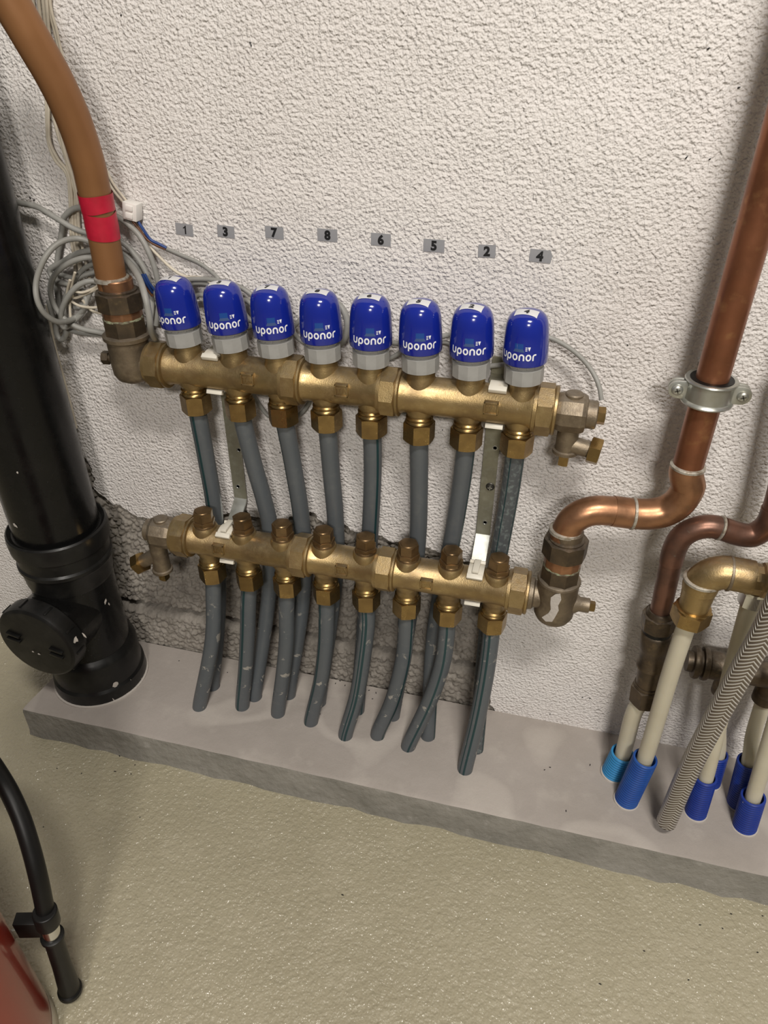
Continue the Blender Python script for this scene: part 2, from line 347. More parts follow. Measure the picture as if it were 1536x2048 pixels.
# plaster coat: one outline with the broken-away bite above the plinth, 12 mm thick
edge_px = [(150, 900), (165, 905), (180, 930), (190, 955), (196, 985), (215, 1000), (240, 1010), (262, 1026), (290, 1035), (318, 1042), (350, 1036), (385, 1031), (425, 1036), (455, 1026), (478, 1018), (505, 1033),
           (535, 1040), (575, 1046), (600, 1030), (619, 1023), (640, 1040), (660, 1053), (687, 1048), (719, 1064), (745, 1072), (770, 1076), (810, 1083), (835, 1096), (860, 1096), (884, 1104), (915, 1110), (945, 1128),
           (975, 1150), (992, 1185), (1006, 1226), (990, 1262), (975, 1300), (962, 1340), (968, 1375), (980, 1395), (986, 1416)]
edge = [at(u, v, 0.0) for u, v in edge_px]; edge = [(q[0], q[2]) for q in edge]
edge = [(-0.255, ZP-0.03), (-0.250, -0.36), (-0.245, -0.24), (edge[0][0]-0.03, edge[0][1]+0.012)]+edge[1:]; edge[-1] = (edge[-1][0], ZP-0.03)
def jag(pts, d=3, amp=0.22):
    for _ in range(d):
        out = []
        for a, c in zip(pts[:-1], pts[1:]):
            out.append(a); L = math.hypot(c[0]-a[0], c[1]-a[1]); k = random.uniform(-amp, amp)*L
            out.append(((a[0]+c[0])/2-(c[1]-a[1])/max(L, 1e-6)*k, (a[1]+c[1])/2+(c[0]-a[0])/max(L, 1e-6)*k))
        out.append(pts[-1]); pts = out
    return pts
edge = jag(edge)
poly = [(-1.8, ZF-0.02)]+[(edge[0][0], ZF-0.02)]+edge+[(edge[-1][0], ZF-0.02), (3.0, ZF-0.02), (3.0, 2.0), (-1.8, 2.0)]
pw = MB(); pw.prism(poly, V(0, 0, 0), V(1, 0, 0), V(0, 0, 1), V(0, 1, 0), 0.013)
wall = pw.build('wall_back', plaster, smooth=False); tag(wall, None, None, kind='structure')
cb = MB(); cb.box((0.6, 0.066, 0.7), (2.4, 0.03, 1.3)); cb.build('wall_core', mortar, wall, smooth=False)

def lump(X, Z, cell, seed):
    """popcorn aggregate: distance to jittered cell centres"""
    r = np.random.default_rng(seed); n = 400; jx = r.random((n, n)); jz = r.random((n, n)); jh = r.random((n, n))
    gx = X/cell; gz = Z/cell; ix = np.floor(gx).astype(int); iz = np.floor(gz).astype(int); best = np.zeros_like(X)
    for dx in (-1, 0, 1):
        for dz in (-1, 0, 1):
            a = (ix+dx) % n; c = (iz+dz) % n
            d = np.hypot(gx-(ix+dx+jx[a, c]), gz-(iz+dz+jz[a, c])); best = np.maximum(best, np.sqrt(np.clip(1-d*d*2.2, 0, 1))*(0.25+0.75*jh[a, c]))
    return best
def rough_block(x0, x1, z0, z1, yface, step=0.0015, amp=0.0090):
    nx = int((x1-x0)/step)+1; nz = int((z1-z0)/step)+1
    X, Z = np.meshgrid(np.linspace(x0, x1, nx), np.linspace(z0, z1, nz), indexing='ij')
    H = lump(X+5, Z+5, 0.0058, 3)*0.62+lump(X+3, Z+7, 0.011, 9)*0.30+lump(X+2, Z+4, 0.05, 5)*0.2
    ed = np.minimum(np.minimum(X-x0, x1-X), np.minimum(Z-z0, z1-Z)); rim = np.clip(ed/0.006, 0, 1)
    Y = yface-H*amp*(0.3+0.7*rim)+(1-rim)*0.004
    Xj = X+rng.normal(0, 0.0004, X.shape); Zj = Z+rng.normal(0, 0.0004, X.shape)
    vs = np.stack([Xj, Y, Zj], -1).reshape(-1, 3); m = MB(); m.v = [tuple(q) for q in vs]
    idx = np.arange(nx*nz).reshape(nx, nz); f = np.stack([idx[:-1, :-1], idx[1:, :-1], idx[1:, 1:], idx[:-1, 1:]], -1).reshape(-1, 4)
    m.f = [tuple(map(int, q)) for q in f]
    # sides back to the core
    bd = list(idx[:, 0])+list(idx[-1, 1:])+list(idx[::-1, -1][1:])+list(idx[0, ::-1][1:-1]); o = len(m.v)
    for i in bd: x, y, z = m.v[i]; m.v.append((x, 0.037, z))
    k = len(bd)
    for i in range(k): j = (i+1) % k; m.f.append((int(bd[i]), o+i, o+j, int(bd[j])))
    m.build('concrete_block', blockm, wall, ang=80)
ZJ = -0.428
rough_block(-0.26, 0.160, ZJ+0.006, -0.075, 0.0105)
rough_block(0.164, 0.40, ZJ+0.005, -0.115, 0.0105)
rough_block(-0.26, 0.05, ZP-0.02, ZJ-0.006, 0.008, amp=0.0075)
rough_block(0.054, 0.40, ZP-0.02, ZJ-0.006, 0.009, amp=0.0075)

# plinth: slightly wavy edges
def plinth():
    n = 120; xs = np.linspace(-0.2823, 2.6, n); top = []; m = MB(); vs = []
    rr = random.Random(3)
    prof = lambda k: [(0.0, ZP), (YP+0.006+rr.uniform(-.0006, .0006), ZP), (YP+0.0012, ZP-0.0018+rr.uniform(-.0008, .0008)), (YP+rr.uniform(-.0008, .0008), ZP-0.006), (YP-0.001+rr.uniform(-.0012, .0012), ZF+0.010), (YP-0.004+rr.uniform(-.003, .003), ZF-0.001), (0.0, ZF-0.001)]
    for k, x in enumerate(xs):
        for j, (y, z) in enumerate(prof(k)):
            sx = (0.004 if k == 0 and z < ZP-0.001 else 0); vs.append((x-sx*0+(0.018*(y-YP)/0.16 if k == 0 else 0), y, z))
    fs = []
    for k in range(n-1):
        for j in range(7): j2 = (j+1) % 7; fs.append((k*7+j, k*7+j2, (k+1)*7+j2, (k+1)*7+j))
    fs.append(tuple(range(7))); fs.append(tuple((n-1)*7+j for j in range(6, -1, -1)))
    m.add(vs, fs); o = m.build('plinth', concrete, ang=25); o.data.materials.append(concrete_side)
    for p in o.data.polygons:
        if p.normal.y < -0.6 or p.normal.x < -0.5: p.material_index = 1
    return tag(o, 'low grey concrete plinth along the foot of the wall', None, kind='structure')
plinth()

# ------------------------------------------------------------------ manifolds
nutU = [(395, 823), (483, 835), (567.6, 843), (654, 855), (743, 868), (837.5, 879), (931.5, 888), (1032, 899)]
nutL = [(424, 1154), (497, 1167), (571, 1181), (650, 1195), (731, 1209), (810, 1223), (893, 1239), (983, 1258)]
bolt = [(408, 1021), (487, 1033), (568, 1045), (650, 1060), (733, 1076), (820, 1091), (905, 1105), (998, 1121)]
caps = [(345, 565), (442, 572), (537, 579), (637, 582), (741, 593), (841, 606), (947, 614), (1057, 623)]
XU = [float(at(u, v, YU)[0]) for u, v in nutU]
XLo = [float((at(a[0], a[1], YL)[0]+at(c[0], c[1], YL)[0])/2) for a, c in zip(nutL, bolt)]
EX = V(1, 0, 0); EZ = V(0, 0, 1); EY = V(0, 1, 0)
RB = 0.0195
tv, tf = text2d('TA', 0.0075, 0.0003)

def emblem(parent, x, y, z):
    """cast square badge: pad, raised rim and letters"""
    m = MB(); yf = y-RB-0.0010; h = 0.0070
    m.box((x, yf+0.004, z), (h, 0.0045, h*0.92))
    for sx, sz, hx, hz in ((0, 1, h, 0.0007), (0, -1, h, 0.0007), (1, 0, 0.0007, h*0.92), (-1, 0, 0.0007, h*0.92)):
        m.box((x+sx*(h-0.0007), yf-0.0007, z+sz*(h*0.92-0.0007)), (hx, 0.0009, hz))
    o = m.build('badge', brass, parent, bevel=0.0003)
    t = MB(); n = len(tv)
    vs = [(x+a, yf-0.0012, z+c) for a, c in tv]+[(x+a, yf-0.0004, z+c) for a, c in tv]
    fs = list(tf); ed = {}
    for f in tf:
        for i in range(len(f)): e = (f[i], f[(i+1) % len(f)]); ed[e] = 1
    for (i, j) in ed:
        if (j, i) not in ed: fs.append((i, j, j+n, i+n))
    t.add(vs, fs); t.build('badge_letters', brass, parent, smooth=False)

def section(root, x0, x1, y, zf, outs, up_h, down_h, emb):
    m = MB(); O = V(0, y, 0)
    zc = zf((x0+x1)/2); ax = nrm(V(1, 0, TILT)); L = x1-x0; o = V(x0, y, zf(x0))
    m.lathe(o, ax, [(0.0165, 0), (0.0205, 0.0008), (0.0208, 0.004), (RB, 0.0065), (RB, L-0.0065), (0.0208, L-0.004), (0.0205, L-0.0008), (0.0165, L)], 40)
    for x in outs:
        z = zf(x); m.lathe(V(x, y, z), EZ, [(0.0158, 0.004), (0.0156, 0.0165), (0.0142, 0.0205), (0.0135, up_h)], 28)
        m.lathe(V(x, y, z), -EZ, [(0.0160, 0.004), (0.0155, 0.0165), (0.0128, 0.0205), (0.0122, down_h)], 28)
    s = m.build('manifold_section', brass, root)
    emblem(s, emb, y, zf(emb)+0.0042)
def union_nut(root, x, y, zf, w, R=0.0262, phase=0.0, m_=None):
    m = MB(); ax = nrm(V(1, 0, TILT)); o = V(x, y, zf(x))
    m.lathe(o, ax, [(0.0205, -w/2-0.004), (0.0232, -w/2-0.0035), (0.0236, -w/2), (0.0236, w/2-0.001), (0.0244, w/2), (0.0244, w/2+0.0022), (0.0225, w/2+0.003)], 40)
    m.nut(o, ax, R, -w/2, w/2-0.0012, 8, phase=phase)
    m.build('union_nut', m_ or brass, root)
def comp_nut(root, x, y, z, top, bot, R=0.0168, phase=0.2):
    m = MB(); o = V(x, y, z); L = -bot
    m.lathe(o, -EZ, [(0.0122, -top-0.002), (0.0142, -top), (0.0142, -top+0.0016), (0.0132, -top+0.0024), (0.0142, -top+0.0032), (0.0148, -top+0.0050), (0.0135, -top+0.0056), (0.0140, -top+0.0075)], 28)
    m.nut(o, -EZ, R, -top+0.0062, L, 6, phase=phase, ref=V(0, -1, 0))
    m.lathe(o, -EZ, [(0.0108, L-0.001), (0.0108, L+0.0008), (0.0100, L+0.0012)], 24)
    m.build('compression_nut', brass_nut, root)

XN = [float(at(u, v, YU)[0]) for u, v in ((322, 728), (590, 752), (783, 778), (1093, 803))]
mu = thing('heating_manifold', 'aged brass upper manifold pipe carrying the eight blue actuators', 'manifold', (XN[0], YU, 0))
for k, (a, c) in enumerate(((0, 3), (3, 5), (5, 8))):
    emb = float(at(*((495, 758), (683, 780), (983, 808))[k], YU-RB)[0])
    section(mu, XN[k]+0.0085, XN[k+1]-0.0085, YU, zu, XU[a:c], 0.030, 0.028, emb)
for k, x in enumerate(XN): union_nut(mu, x, YU, zu, 0.0165, phase=(0.1, 0.3, 0.0, 0.25)[k])
for i, x in enumerate(XU): comp_nut(mu, x, YU, zu(x), -0.0235, -0.0513, phase=0.15+0.4*((i*7) % 5)/5)

XM = [float(at(u, v, YL)[0]) for u, v in ((370, 1068), (606, 1108), (774, 1137), (1036, 1187))]
ml = thing('heating_manifold', 'aged brass lower manifold pipe topped with eight brown hexagon caps', 'manifold', (XM[0], YL, ZL))
for k, (a, c) in enumerate(((0, 3), (3, 5), (5, 8))):
    emb = float(at(*((437, 1098), (683, 1142), (853, 1168))[k], YL-RB)[0])
    section(ml, XM[k]+0.0085, XM[k+1]-0.0085, YL, zl, XLo[a:c], 0.022, 0.034, emb)
for k, x in enumerate(XM): union_nut(ml, x, YL, zl, 0.0175, phase=(0.2, 0.0, 0.35, 0.1)[k])
for i, x in enumerate(XLo):
    comp_nut(ml, x, YL, zl(x), -0.031, -0.0600, phase=0.15+0.4*((i*3) % 5)/5)
    m = MB(); o = V(x, YL, zl(x))
    m.lathe(o, EZ, [(0.0128, 0.012), (0.0126, 0.0235), (0.0118, 0.0245)], 28)
    m.nut(o, EZ, 0.0133, 0.0240, 0.0295, 6, phase=0.3+i*0.25)
    m.nut(o, EZ, 0.0118, 0.0295, 0.0415, 6, phase=0.3+i*0.25)
    m.lathe(o, EZ, [(0.0095, 0.041), (0.0085, 0.0425), (0.006, 0.0431)], 20)
    m.build('balancing_cap', brass_dark, ml)

# ------------------------------------------------------------------ actuators (local axis: z up from manifold axis)
PROF = [(0.0198, 0.0486), (0.0209, 0.0490), (0.0213, 0.0505), (0.0211, 0.060), (0.0207, 0.068), (0.0203, 0.075), (0.0198, 0.0805), (0.0191, 0.0850), (0.0180, 0.0887), (0.0162, 0.0919), (0.0137, 0.0942), (0.0105, 0.0957), (0.0070, 0.0965), (0.0035, 0.0969), (0.0004, 0.0970)]
def cap_r(z):
    zs = [p[1] for p in PROF]; rs = [p[0] for p in PROF]; return float(np.interp(z, zs, rs))
def cap_z(r):
    pr = PROF[6:][::-1]; return float(np.interp(r, [p[0] for p in pr], [p[1] for p in pr]))
def stroke(pts, wd):
    """flat ribbon along 2-D points"""
    P = [np.array(p, float) for p in pts]; vs = []; fs = []
    for i, q in enumerate(P):
        t = P[min(i+1, len(P)-1)]-P[max(i-1, 0)]; t /= np.linalg.norm(t); n = np.array([-t[1], t[0]])
        vs += [q+n*wd/2, q-n*wd/2]
    for i in range(len(P)-1): fs.append((2*i, 2*i+1, 2*i+3, 2*i+2))
    return vs, fs
def arc(cx, cy, r, a0, a1, n=10, ry=None): return [(cx+r*math.cos(a0+(a1-a0)*k/n), cy+(ry or r)*math.sin(a0+(a1-a0)*k/n)) for k in range(n+1)]
def logo():
    """six rounded lower-case letters, unit x-height 1"""
    W = 0.235; r = 0.33; x = 0.0; vs = []; fs = []
    def put(pts):
        a, c = stroke(pts, W); o = len(vs); vs.extend(a); fs.extend([tuple(i+o for i in f) for f in c])
    for ch in 'uponor':
        cx = x+r
        if ch == 'u': put([(cx-r, 1.08)]+[(cx-r, 0.8)]+arc(cx, 0.40, r, PI, 2*PI, ry=0.32)+[(cx+r, 0.8), (cx+r, 1.0)])
        if ch == 'n': put([(cx-r, 0.0), (cx-r, 0.3)]+arc(cx, 0.58, r, PI, 0, ry=0.32)+[(cx+r, 0.3), (cx+r, 0.0)])
        if ch == 'o': put(arc(cx, 0.49, r, PI/2, PI/2+2*PI, 22, ry=0.41))
        if ch == 'p': put(arc(cx, 0.49, r, PI/2, PI/2+2*PI, 22, ry=0.41)); put([(cx-r, 0.55), (cx-r, 0.0), (cx-r, -0.38)])
        if ch == 'r': put([(cx-r, 0.0), (cx-r, 0.3)]+arc(cx, 0.58, r, PI, PI*0.33, 8, ry=0.32))
        x += 2*r+0.40 if ch != 'r' else 2*r
    return vs, fs, x
LOGO = logo()
def wrap(vs, fs, mb, off=0.00025, a0=0.0, z0=0.0, sx=1.0):
    out = []
    for a, c in vs:
        z = z0+c; r = cap_r(z)+off; t = a0+a*sx/0.0208; out.append((math.sin(t)*r, -math.cos(t)*r, z))
    mb.add(out, fs)
numbers = ['1', '3', '7', '8', '6', '5', '2', '4']; numw = ['one', 'three', 'seven', 'eight', 'six', 'five', 'two', 'four']
ordinal = ['leftmost', 'second from left', 'third from left', 'fourth from left', 'fourth from right', 'third from right', 'second from right', 'rightmost']
turn = [1, 20, 19, 14, 13, 10.5, 1, -13.5]
proto = {}
def lmesh(name, mb, m, ang=38, smooth=True):
    o = mb.build(name, m, None, ang=ang, smooth=smooth); me = o.data; bpy.data.objects.remove(o); return me
g = MB(); g.nut((0, 0, 0), EZ, 0.0188, 0.0285, 0.0432, 12); g.lathe((0, 0, 0), EZ, [(0.0178, 0.0415), (0.0176, 0.0436), (0.0160, 0.0435), (0.0160, 0.046)], 36); proto['coupling_nut'] = (lmesh('coupling_nut', g, greyp, ang=15), None)
g = MB(); g.lathe((0, 0, 0), EZ, [(0.0160, 0.0405), (0.0162, 0.0455), (0.0178, 0.0460), (0.0180, 0.0492)], 36)
for k in range(14):
    t = 2*PI*(k+0.5)/14; g.box((math.sin(t)*0.0178, -math.cos(t)*0.0178, 0.0472), (0.0006, 0.0006, 0.0014), (V(math.cos(t), math.sin(t), 0), V(math.sin(t), -math.cos(t), 0), EZ))
proto['adapter_ring'] = (lmesh('adapter_ring', g, greyp), None)
g = MB(); g.lathe((0, 0, 0), EZ, PROF, 56); proto['housing'] = (lmesh('housing', g, bluem, ang=50), None)
g = MB(); sc = 0.0062; LW = LOGO[2]; wrap([((a-LW/2)*0.0062*0.93, c*sc) for a, c in LOGO[0]], LOGO[1], g, z0=0.0560); proto['lettering'] = (lmesh('lettering', g, whiteink, smooth=False), 'housing')
g = MB(); wrap([(0.0105-0.0012, 0.0004), (0.0105+0.0012, 0.0004), (0.0105, 0)], [], g)
g = MB(); wrap([(0.0082, 0.0035), (0.0108, 0.0035), (0.0097, 0.0), (0.0093, 0.0)], [(0, 1, 2, 3)], g, z0=0.0655)
for k in range(3): wrap([(0.0060, 0.0002+k*0.0014), (0.0078, 0.0002+k*0.0014), (0.0078, 0.0009+k*0.0014), (0.0060, 0.0009+k*0.0014)], [(0, 1, 2, 3)], g, z0=0.0652)
proto['scale_mark'] = (lmesh('scale_mark', g, whiteink, smooth=False), 'housing')
g = MB(); ww = [(-0.0040+0.008*i/6, z) for z in (0.0, 0.005) for i in range(7)]; wrap(ww, [(i, i+1, i+8, i+7) for i in range(6)], g, z0=0.0668, off=0.00012); proto['window'] = (lmesh('window', g, blue_win), 'housing')
g = MB(); ww = [((-0.0055+0.011*i/6)*(1 if z == 0 else 0.7), z) for z in (0.0, 0.0028) for i in range(7)]; wrap(ww, [(i, i+1, i+8, i+7) for i in range(6)], g, z0=0.0640, off=0.00012); proto['window_foot'] = (lmesh('window_foot', g, blue_win2), 'housing')

def drape(poly_pts, fs, mb, off, rot):
    c, s = math.cos(rot), math.sin(rot); out = []
    for a, q in poly_pts:
        x = a*c-q*s; y = a*s+q*c; r = math.hypot(x, y); out.append((x, y, cap_z(r)+off))
    mb.add(out, fs)
for i in range(8):
    base = V(XU[i], YU, zu(XU[i])); top = at(*caps[i], YU); ax = nrm(V(top[0]-base[0], 0, top[2]-base[2]))
    root = thing('valve_actuator', f'blue actuator on a grey nut with a number {numw[i]} sticker on top, {ordinal[i]}', 'actuator', base, 'blue actuators on the upper manifold')
    root.rotation_euler = (0, math.atan2(ax[0], ax[2]), 0); made = {}
    for nm, (me, par) in proto.items():
        o = bpy.data.objects.new(nm, me); COL.objects.link(o); o.parent = made[par] if par else root; made[nm] = o
        if nm == 'housing': o.rotation_euler = (0, 0, math.radians(turn[i]))
    m = MB(); nx, ny = 10, 6; rot = math.radians((turn[i]*0.3, 12, 14, 5, 6, 0, -3, -4)[i]-6); cy = (-0.0030, -0.0030, -0.0038, -0.0028, -0.0034, -0.0050, -0.0050, -0.0055)[i]
    pts = [(-0.0105+0.021*a/nx, cy-0.0052+0.0104*c/ny) for c in range(ny+1) for a in range(nx+1)]
    drape(pts, [(c*(nx+1)+a, c*(nx+1)+a+1, (c+1)*(nx+1)+a+1, (c+1)*(nx+1)+a) for c in range(ny) for a in range(nx)], m, 0.0004, rot)
    o = m.build('number_sticker', sticker); o.parent = root
    m = MB(); dv, df = text2d(numbers[i], 0.0085, 0.0005); drape([(a, c+cy) for a, c in dv], df, m, 0.0007, rot)
    d = m.build('digit', ink, smooth=False); d.parent = o

# ------------------------------------------------------------------ wall number labels
lab = [(369, 459), (452, 463), (549, 465), (655, 470), (762, 479), (868, 491), (974, 502), (1082, 512)]
lw = [19.2, 18.6, 19.5, 20.5, 19.8, 20.4, 16.5, 21.0]; lr = [4.0, 3.0, 1.5, 0.5, 0.5, 0, -1.5, 2.0]
for i in range(8):
    c = at(*lab[i], 0.0); a = math.radians(-lr[i]); X = V(math.cos(a), 0, math.sin(a)); Z = V(-math.sin(a), 0, math.cos(a)); hw = lw[i]/2000; hh = 0.0058
    root = thing('number_label', f'small silver grey wall label printed with the number {numw[i]}, {ordinal[i]}', 'label', (c[0], -0.0004, c[2]), 'numbered labels on the white wall')
    m = MB(); pg = [(-hw, -hh), (hw, -hh), (hw, hh), (-hw, hh)]
    if i == 7: pg = [(-hw, -hh), (hw-0.001, -hh), (hw, hh*0.2), (hw-0.0025, hh), (-hw, hh)]
    m.prism(pg, V(c[0], -0.0002, c[2]), X, Z, V(0, -1, 0), 0.0005); m.build('plate', labelm, root, smooth=False)
    m = MB(); dv, df = text2d(numbers[i], 0.0118, 0.0006); off = (0.0008, -0.0004, 0, 0.0002, 0, 0, 0, -0.001)[i]
    m.add([V(c[0], -0.00095, c[2])+X*(p+off)+Z*q for p, q in dv], df); m.build('digit', ink, root, smooth=False)

# ------------------------------------------------------------------ mounting brackets with ivory clips
def clip(root, x, y, z, a_top, a_bot, hook, wd=0.0088):
    """C-shaped snap clip round the pipe; angles measured from the front over the top"""
    m = MB(); n = 30; A0, A1 = math.radians(a_top), math.radians(360-a_bot); vs = []; fs = []
    for k in range(n+1):
        a = A0+(A1-A0)*k/n
        for r in (0.0200, 0.0226):
            for sx in (-1, 1): vs.append((x+sx*wd, y-math.cos(a)*r, z+math.sin(a)*r))
    for k in range(n):
        o = 4*k; q = o+4; fs += [(o, o+1, q+1, q), (o+2, q+2, q+3, o+3), (o, q, q+2, o+2), (o+1, o+3, q+3, q+1)]
    fs += [(0, 2, 3, 1), (4*n, 4*n+1, 4*n+3, 4*n+2)]; m.add(vs, fs)
    for a, s in ((A0, 1), (A1, -1)):       # thick lips
        d = V(0, -math.cos(a), math.sin(a)); t = V(0, math.sin(a), math.cos(a)); m.box(V(x, y, z)+d*0.0226, (wd, 0.0028, 0.0024), (EX, t, d))
    if hook:
        a = math.radians(a_top+34); d = V(0, -math.cos(a), math.sin(a)); m.box(V(x, y, z)+d*0.0245, (0.0035, 0.011, 0.0016), (EX, V(0, math.sin(a), math.cos(a)), d))
        a = math.radians(a_top+66); d = V(0, -math.cos(a), math.sin(a)); m.box(V(x, y, z)+d*0.0245, (wd, 0.0028, 0.0018), (EX, V(0, math.sin(a), math.cos(a)), d))
    return m.build('pipe_clip', clipm, root, bevel=0.0004)
def bracket(xs, xcu, xcl, screw, label):
    root = thing('manifold_bracket', label, 'bracket', (xs, -0.004, -0.1), 'manifold brackets')
    hw = 0.0083; zb = -0.192
    path = [(-0.006, 0.030), (-0.006, zb), (-0.0085, zb-0.003), (-0.040, zb-0.024), (-0.0455, zb-0.029), (-0.0465, zb-0.045), (-0.0465, -0.245)]
    m = MB(); vs = []; fs = []
    for j, (y, z) in enumerate(path):
        for dx in (-hw, hw):
            vs.append((xs+dx, y, z)); vs.append((xs+dx, y+0.0022, z-(0.0018 if 2 < j < 5 or j == 2 else 0)))
    for j in range(len(path)-1):
        o = 4*j; q = o+4; fs += [(o, o+2, q+2, q), (o+1, q+1, q+3, o+3), (o, q, q+1, o+1), (o+2, o+3, q+3, q+2)]
    fs += [(0, 1, 3, 2), (len(vs)-4, len(vs)-2, len(vs)-1, len(vs)-3)]; m.add(vs, fs)
    st = m.build('strap', zinc, root, ang=30)
    st.data.materials.append(steel)
    for p in st.data.polygons:
        if p.center[2]-0 < zb+0.1-0.001: p.material_index = 1
    m = MB(); m.box((xs, -0.0135, 0.0), (hw, 0.0080, 0.012)); m.build('upper_stay', zinc, root, bevel=0.0004)
    for (u, v) in screw[1:]:
        q = at(u, v, -0.006); s = MB(); s.lathe(V(q[0], -0.0058, q[2]), V(0, -1, 0), [(0.0030, 0), (0.0030, 0.0005), (0.0022, 0.0006), (0.0018, 0.0002)], 18); s.build('rivet', steel, root)
    if screw[0]:
        q = at(*screw[0], -0.008); s = MB(); s.lathe(V(q[0], -0.0058, q[2]), V(0, -1, 0), [(0.0050, 0), (0.0050, 0.0006), (0.0042, 0.0012), (0.0038, 0.003), (0.0025, 0.0036)], 20)
        sc = s.build('screw', darksteel, root); s = MB(); s.box((q[0], -0.0095, q[2]), (0.0026, 0.0004, 0.0005)); s.box((q[0], -0.0095, q[2]), (0.0005, 0.0004, 0.0026)); s.build('screw_cross', steel, sc)
    clip(root, xcu, YU, zu(xcu), 62, 64, False); clip(root, xcl, YL, zl(xcl), 58, 62, True)
    return root
bracket(0.0165, float(at(414, 735, YU-0.02)[0]), float(at(441, 1085, YL-0.02)[0]), (None, (478, 900), (476, 973)), 'galvanised strap bracket with ivory clips behind the second grey tube')
bracket(0.3245, float(at(992, 797, YU-0.02)[0]), float(at(947, 1165, YL-0.02)[0]), ((980, 975), (990, 896), (970, 1045)), 'yellowish zinc strap bracket with ivory clips and a dark screw')

# ------------------------------------------------------------------ grey tubes
RTB = 0.0100
def tube_thing(name, label, group, pts, r, m, stripes=(), ref=V(0.25, -0.85, 0.45), cat='tube', seg=20, base=None):
    path = spline(pts, 7); loc = path[-1]
    root = thing(name, label, cat, loc, group); b = MB(); b.tube(path, r, seg, ref=ref); b.build('pipe_wall', m, root, ang=60)
    for s, wd in stripes:
        a = -math.asin(max(-0.98, min(0.98, s))); k = MB(); k.ribbon(path[:-1], r+0.00012, a-wd, a+wd, ref); k.build('stripe', stripe, root, ang=60)
    return root
upper = [([(400, 850), (413, 920), (428, 1010), (437, 1120), (436, 1250)], (428, 1372)), ([(490, 860), (508, 930), (528, 1000), (540, 1060), (540, 1160), (528, 1270)], (512, 1393)),
         ([(573, 862), (586, 930), (602, 1030), (608, 1120), (602, 1230)], (580, 1390)), ([(657, 880), (663, 950), (671, 1040), (672, 1130), (660, 1250)], (640, 1405)),
         ([(745, 890), (745, 960), (741, 1050), (735, 1150), (728, 1260)], (716, 1420)), ([(838, 900), (838, 980), (836, 1070), (826, 1180), (808, 1300)], (787, 1432)),
         ([(930, 910), (921, 980), (906, 1070), (885, 1170), (866, 1290)], (856, 1470)), ([(1029, 920), (1019, 990), (1003, 1080), (985, 1180), (970, 1300)], (952, 1495))]
ustripe = [((-0.45, 0.16), (-0.85, 0.12)), (), ((-0.93, 0.1),), (), ((0.5, 0.14),), (), ((0.78, 0.12),), ((0.72, 0.12), (-0.6, 0.06))]
words = ['first', 'second', 'third', 'fourth', 'fifth', 'sixth', 'seventh', 'eighth']
for i, (px, en) in enumerate(upper):
    e = atz(*en, ZP); n = len(px); s0 = V(XU[i], YU, zu(XU[i])-0.045); pts = [s0]
    for k, (u, v) in enumerate(px):
        t = (k+0.2)/n; Y = YU+0.010*math.sin(min(1, t*1.5)*PI/2) if t < 0.75 else (YU+0.010)+(e[1]-YU-0.010)*(t-0.75)/0.25*0.5
        pts.append(at(u, v, Y))
    pts += [V(e[0], e[1], ZP+0.012), V(e[0]-0.0005, e[1], ZP-0.004)]
    tube_thing('heating_tube', f'blue-grey tube under the number {numw[i]} actuator, passing behind the lower manifold', 'tubes from the upper manifold', pts, RTB, pex_old if i == 7 else pex, ustripe[i])
lower = [([(427, 1190), (427, 1250), (420, 1310)], (399, 1412)), ([(497, 1200), (495, 1270), (491, 1340)], (485, 1412)), ([(573, 1215), (573, 1280), (566, 1350)], (556, 1426)),
         ([(653, 1230), (651, 1290), (642, 1360)], (622, 1443)), ([(734, 1245), (727, 1310), (714, 1390)], (691, 1470)), ([(812, 1255), (806, 1320), (785, 1400)], (755, 1470)),
         ([(893, 1270), (884, 1330), (860, 1400)], (816, 1492)), ([(980, 1290), (970, 1360), (954, 1440)], (930, 1537))]
lstripe = [(), ((-0.5, 0.17),), (), ((-0.78, 0.14),), ((-0.15, 0.14), (-0.55, 0.08)), ((0.62, 0.14),), ((-0.15, 0.13),), ((-0.35, 0.13), (-0.8, 0.08))]
for i, (px, en) in enumerate(lower):
    e = atz(*en, ZP); n = len(px); s0 = V(XLo[i], YL, zl(XLo[i])-0.054); pts = [s0]
    for k, (u, v) in enumerate(px):
        t = (k+1)/(n+1); pts.append(at(u, v, YL+(e[1]-YL)*t**1.6))
    pts += [e+V((pts[-1][0]-e[0])*0.12, 0, 0.012), e+V(0, -0.0005, -0.006)]
    tube_thing('heating_tube', f'blue-grey tube running from the {words[i]} outlet of the lower manifold down into the concrete', 'tubes from the lower manifold', pts, RTB, pex, lstripe[i])

# ------------------------------------------------------------------ angle valves at the manifold ends
def zof(u, v, Y): return float(at(u, v, Y)[2])
# upper left
xa = float(at(262, 712, YU)[0])
av = thing('angle_valve', 'grey-brown bronze angle valve joining the taped copper pipe to the upper manifold', 'valve', (xa, YU, -0.03), 'angle valves')
o = V(xa, YU, 0); f = YU-0.022
zb = zof(268, 767, YU-0.010); zfl = zof(253, 690, YU-0.025); z2 = zof(247, 680, YU-0.022); z3 = zof(243, 648, YU-0.020); z4 = zof(241, 632, YU-0.021); z5 = zof(237, 598, YU-0.023); z6 = zof(229, 567, YU-0.016)
m = MB(); m.lathe(o, EZ, [(0.004, zb-0.001), (0.012, zb), (0.0185, zb+0.004), (0.0215, zb+0.010), (0.0222, zb+0.02), (0.0222, zfl-0.004), (0.0250, zfl-0.002), (0.0252, zfl+0.002), (0.0225, zfl+0.0035)], 40)
m.lathe(V(xa, YU, 0), EX, [(0.0150, 0.010), (0.0150, 0.0225), (0.0190, 0.024), (0.0200, XN[0]-xa-0.008)], 32)
m.build('body', bronze, av)
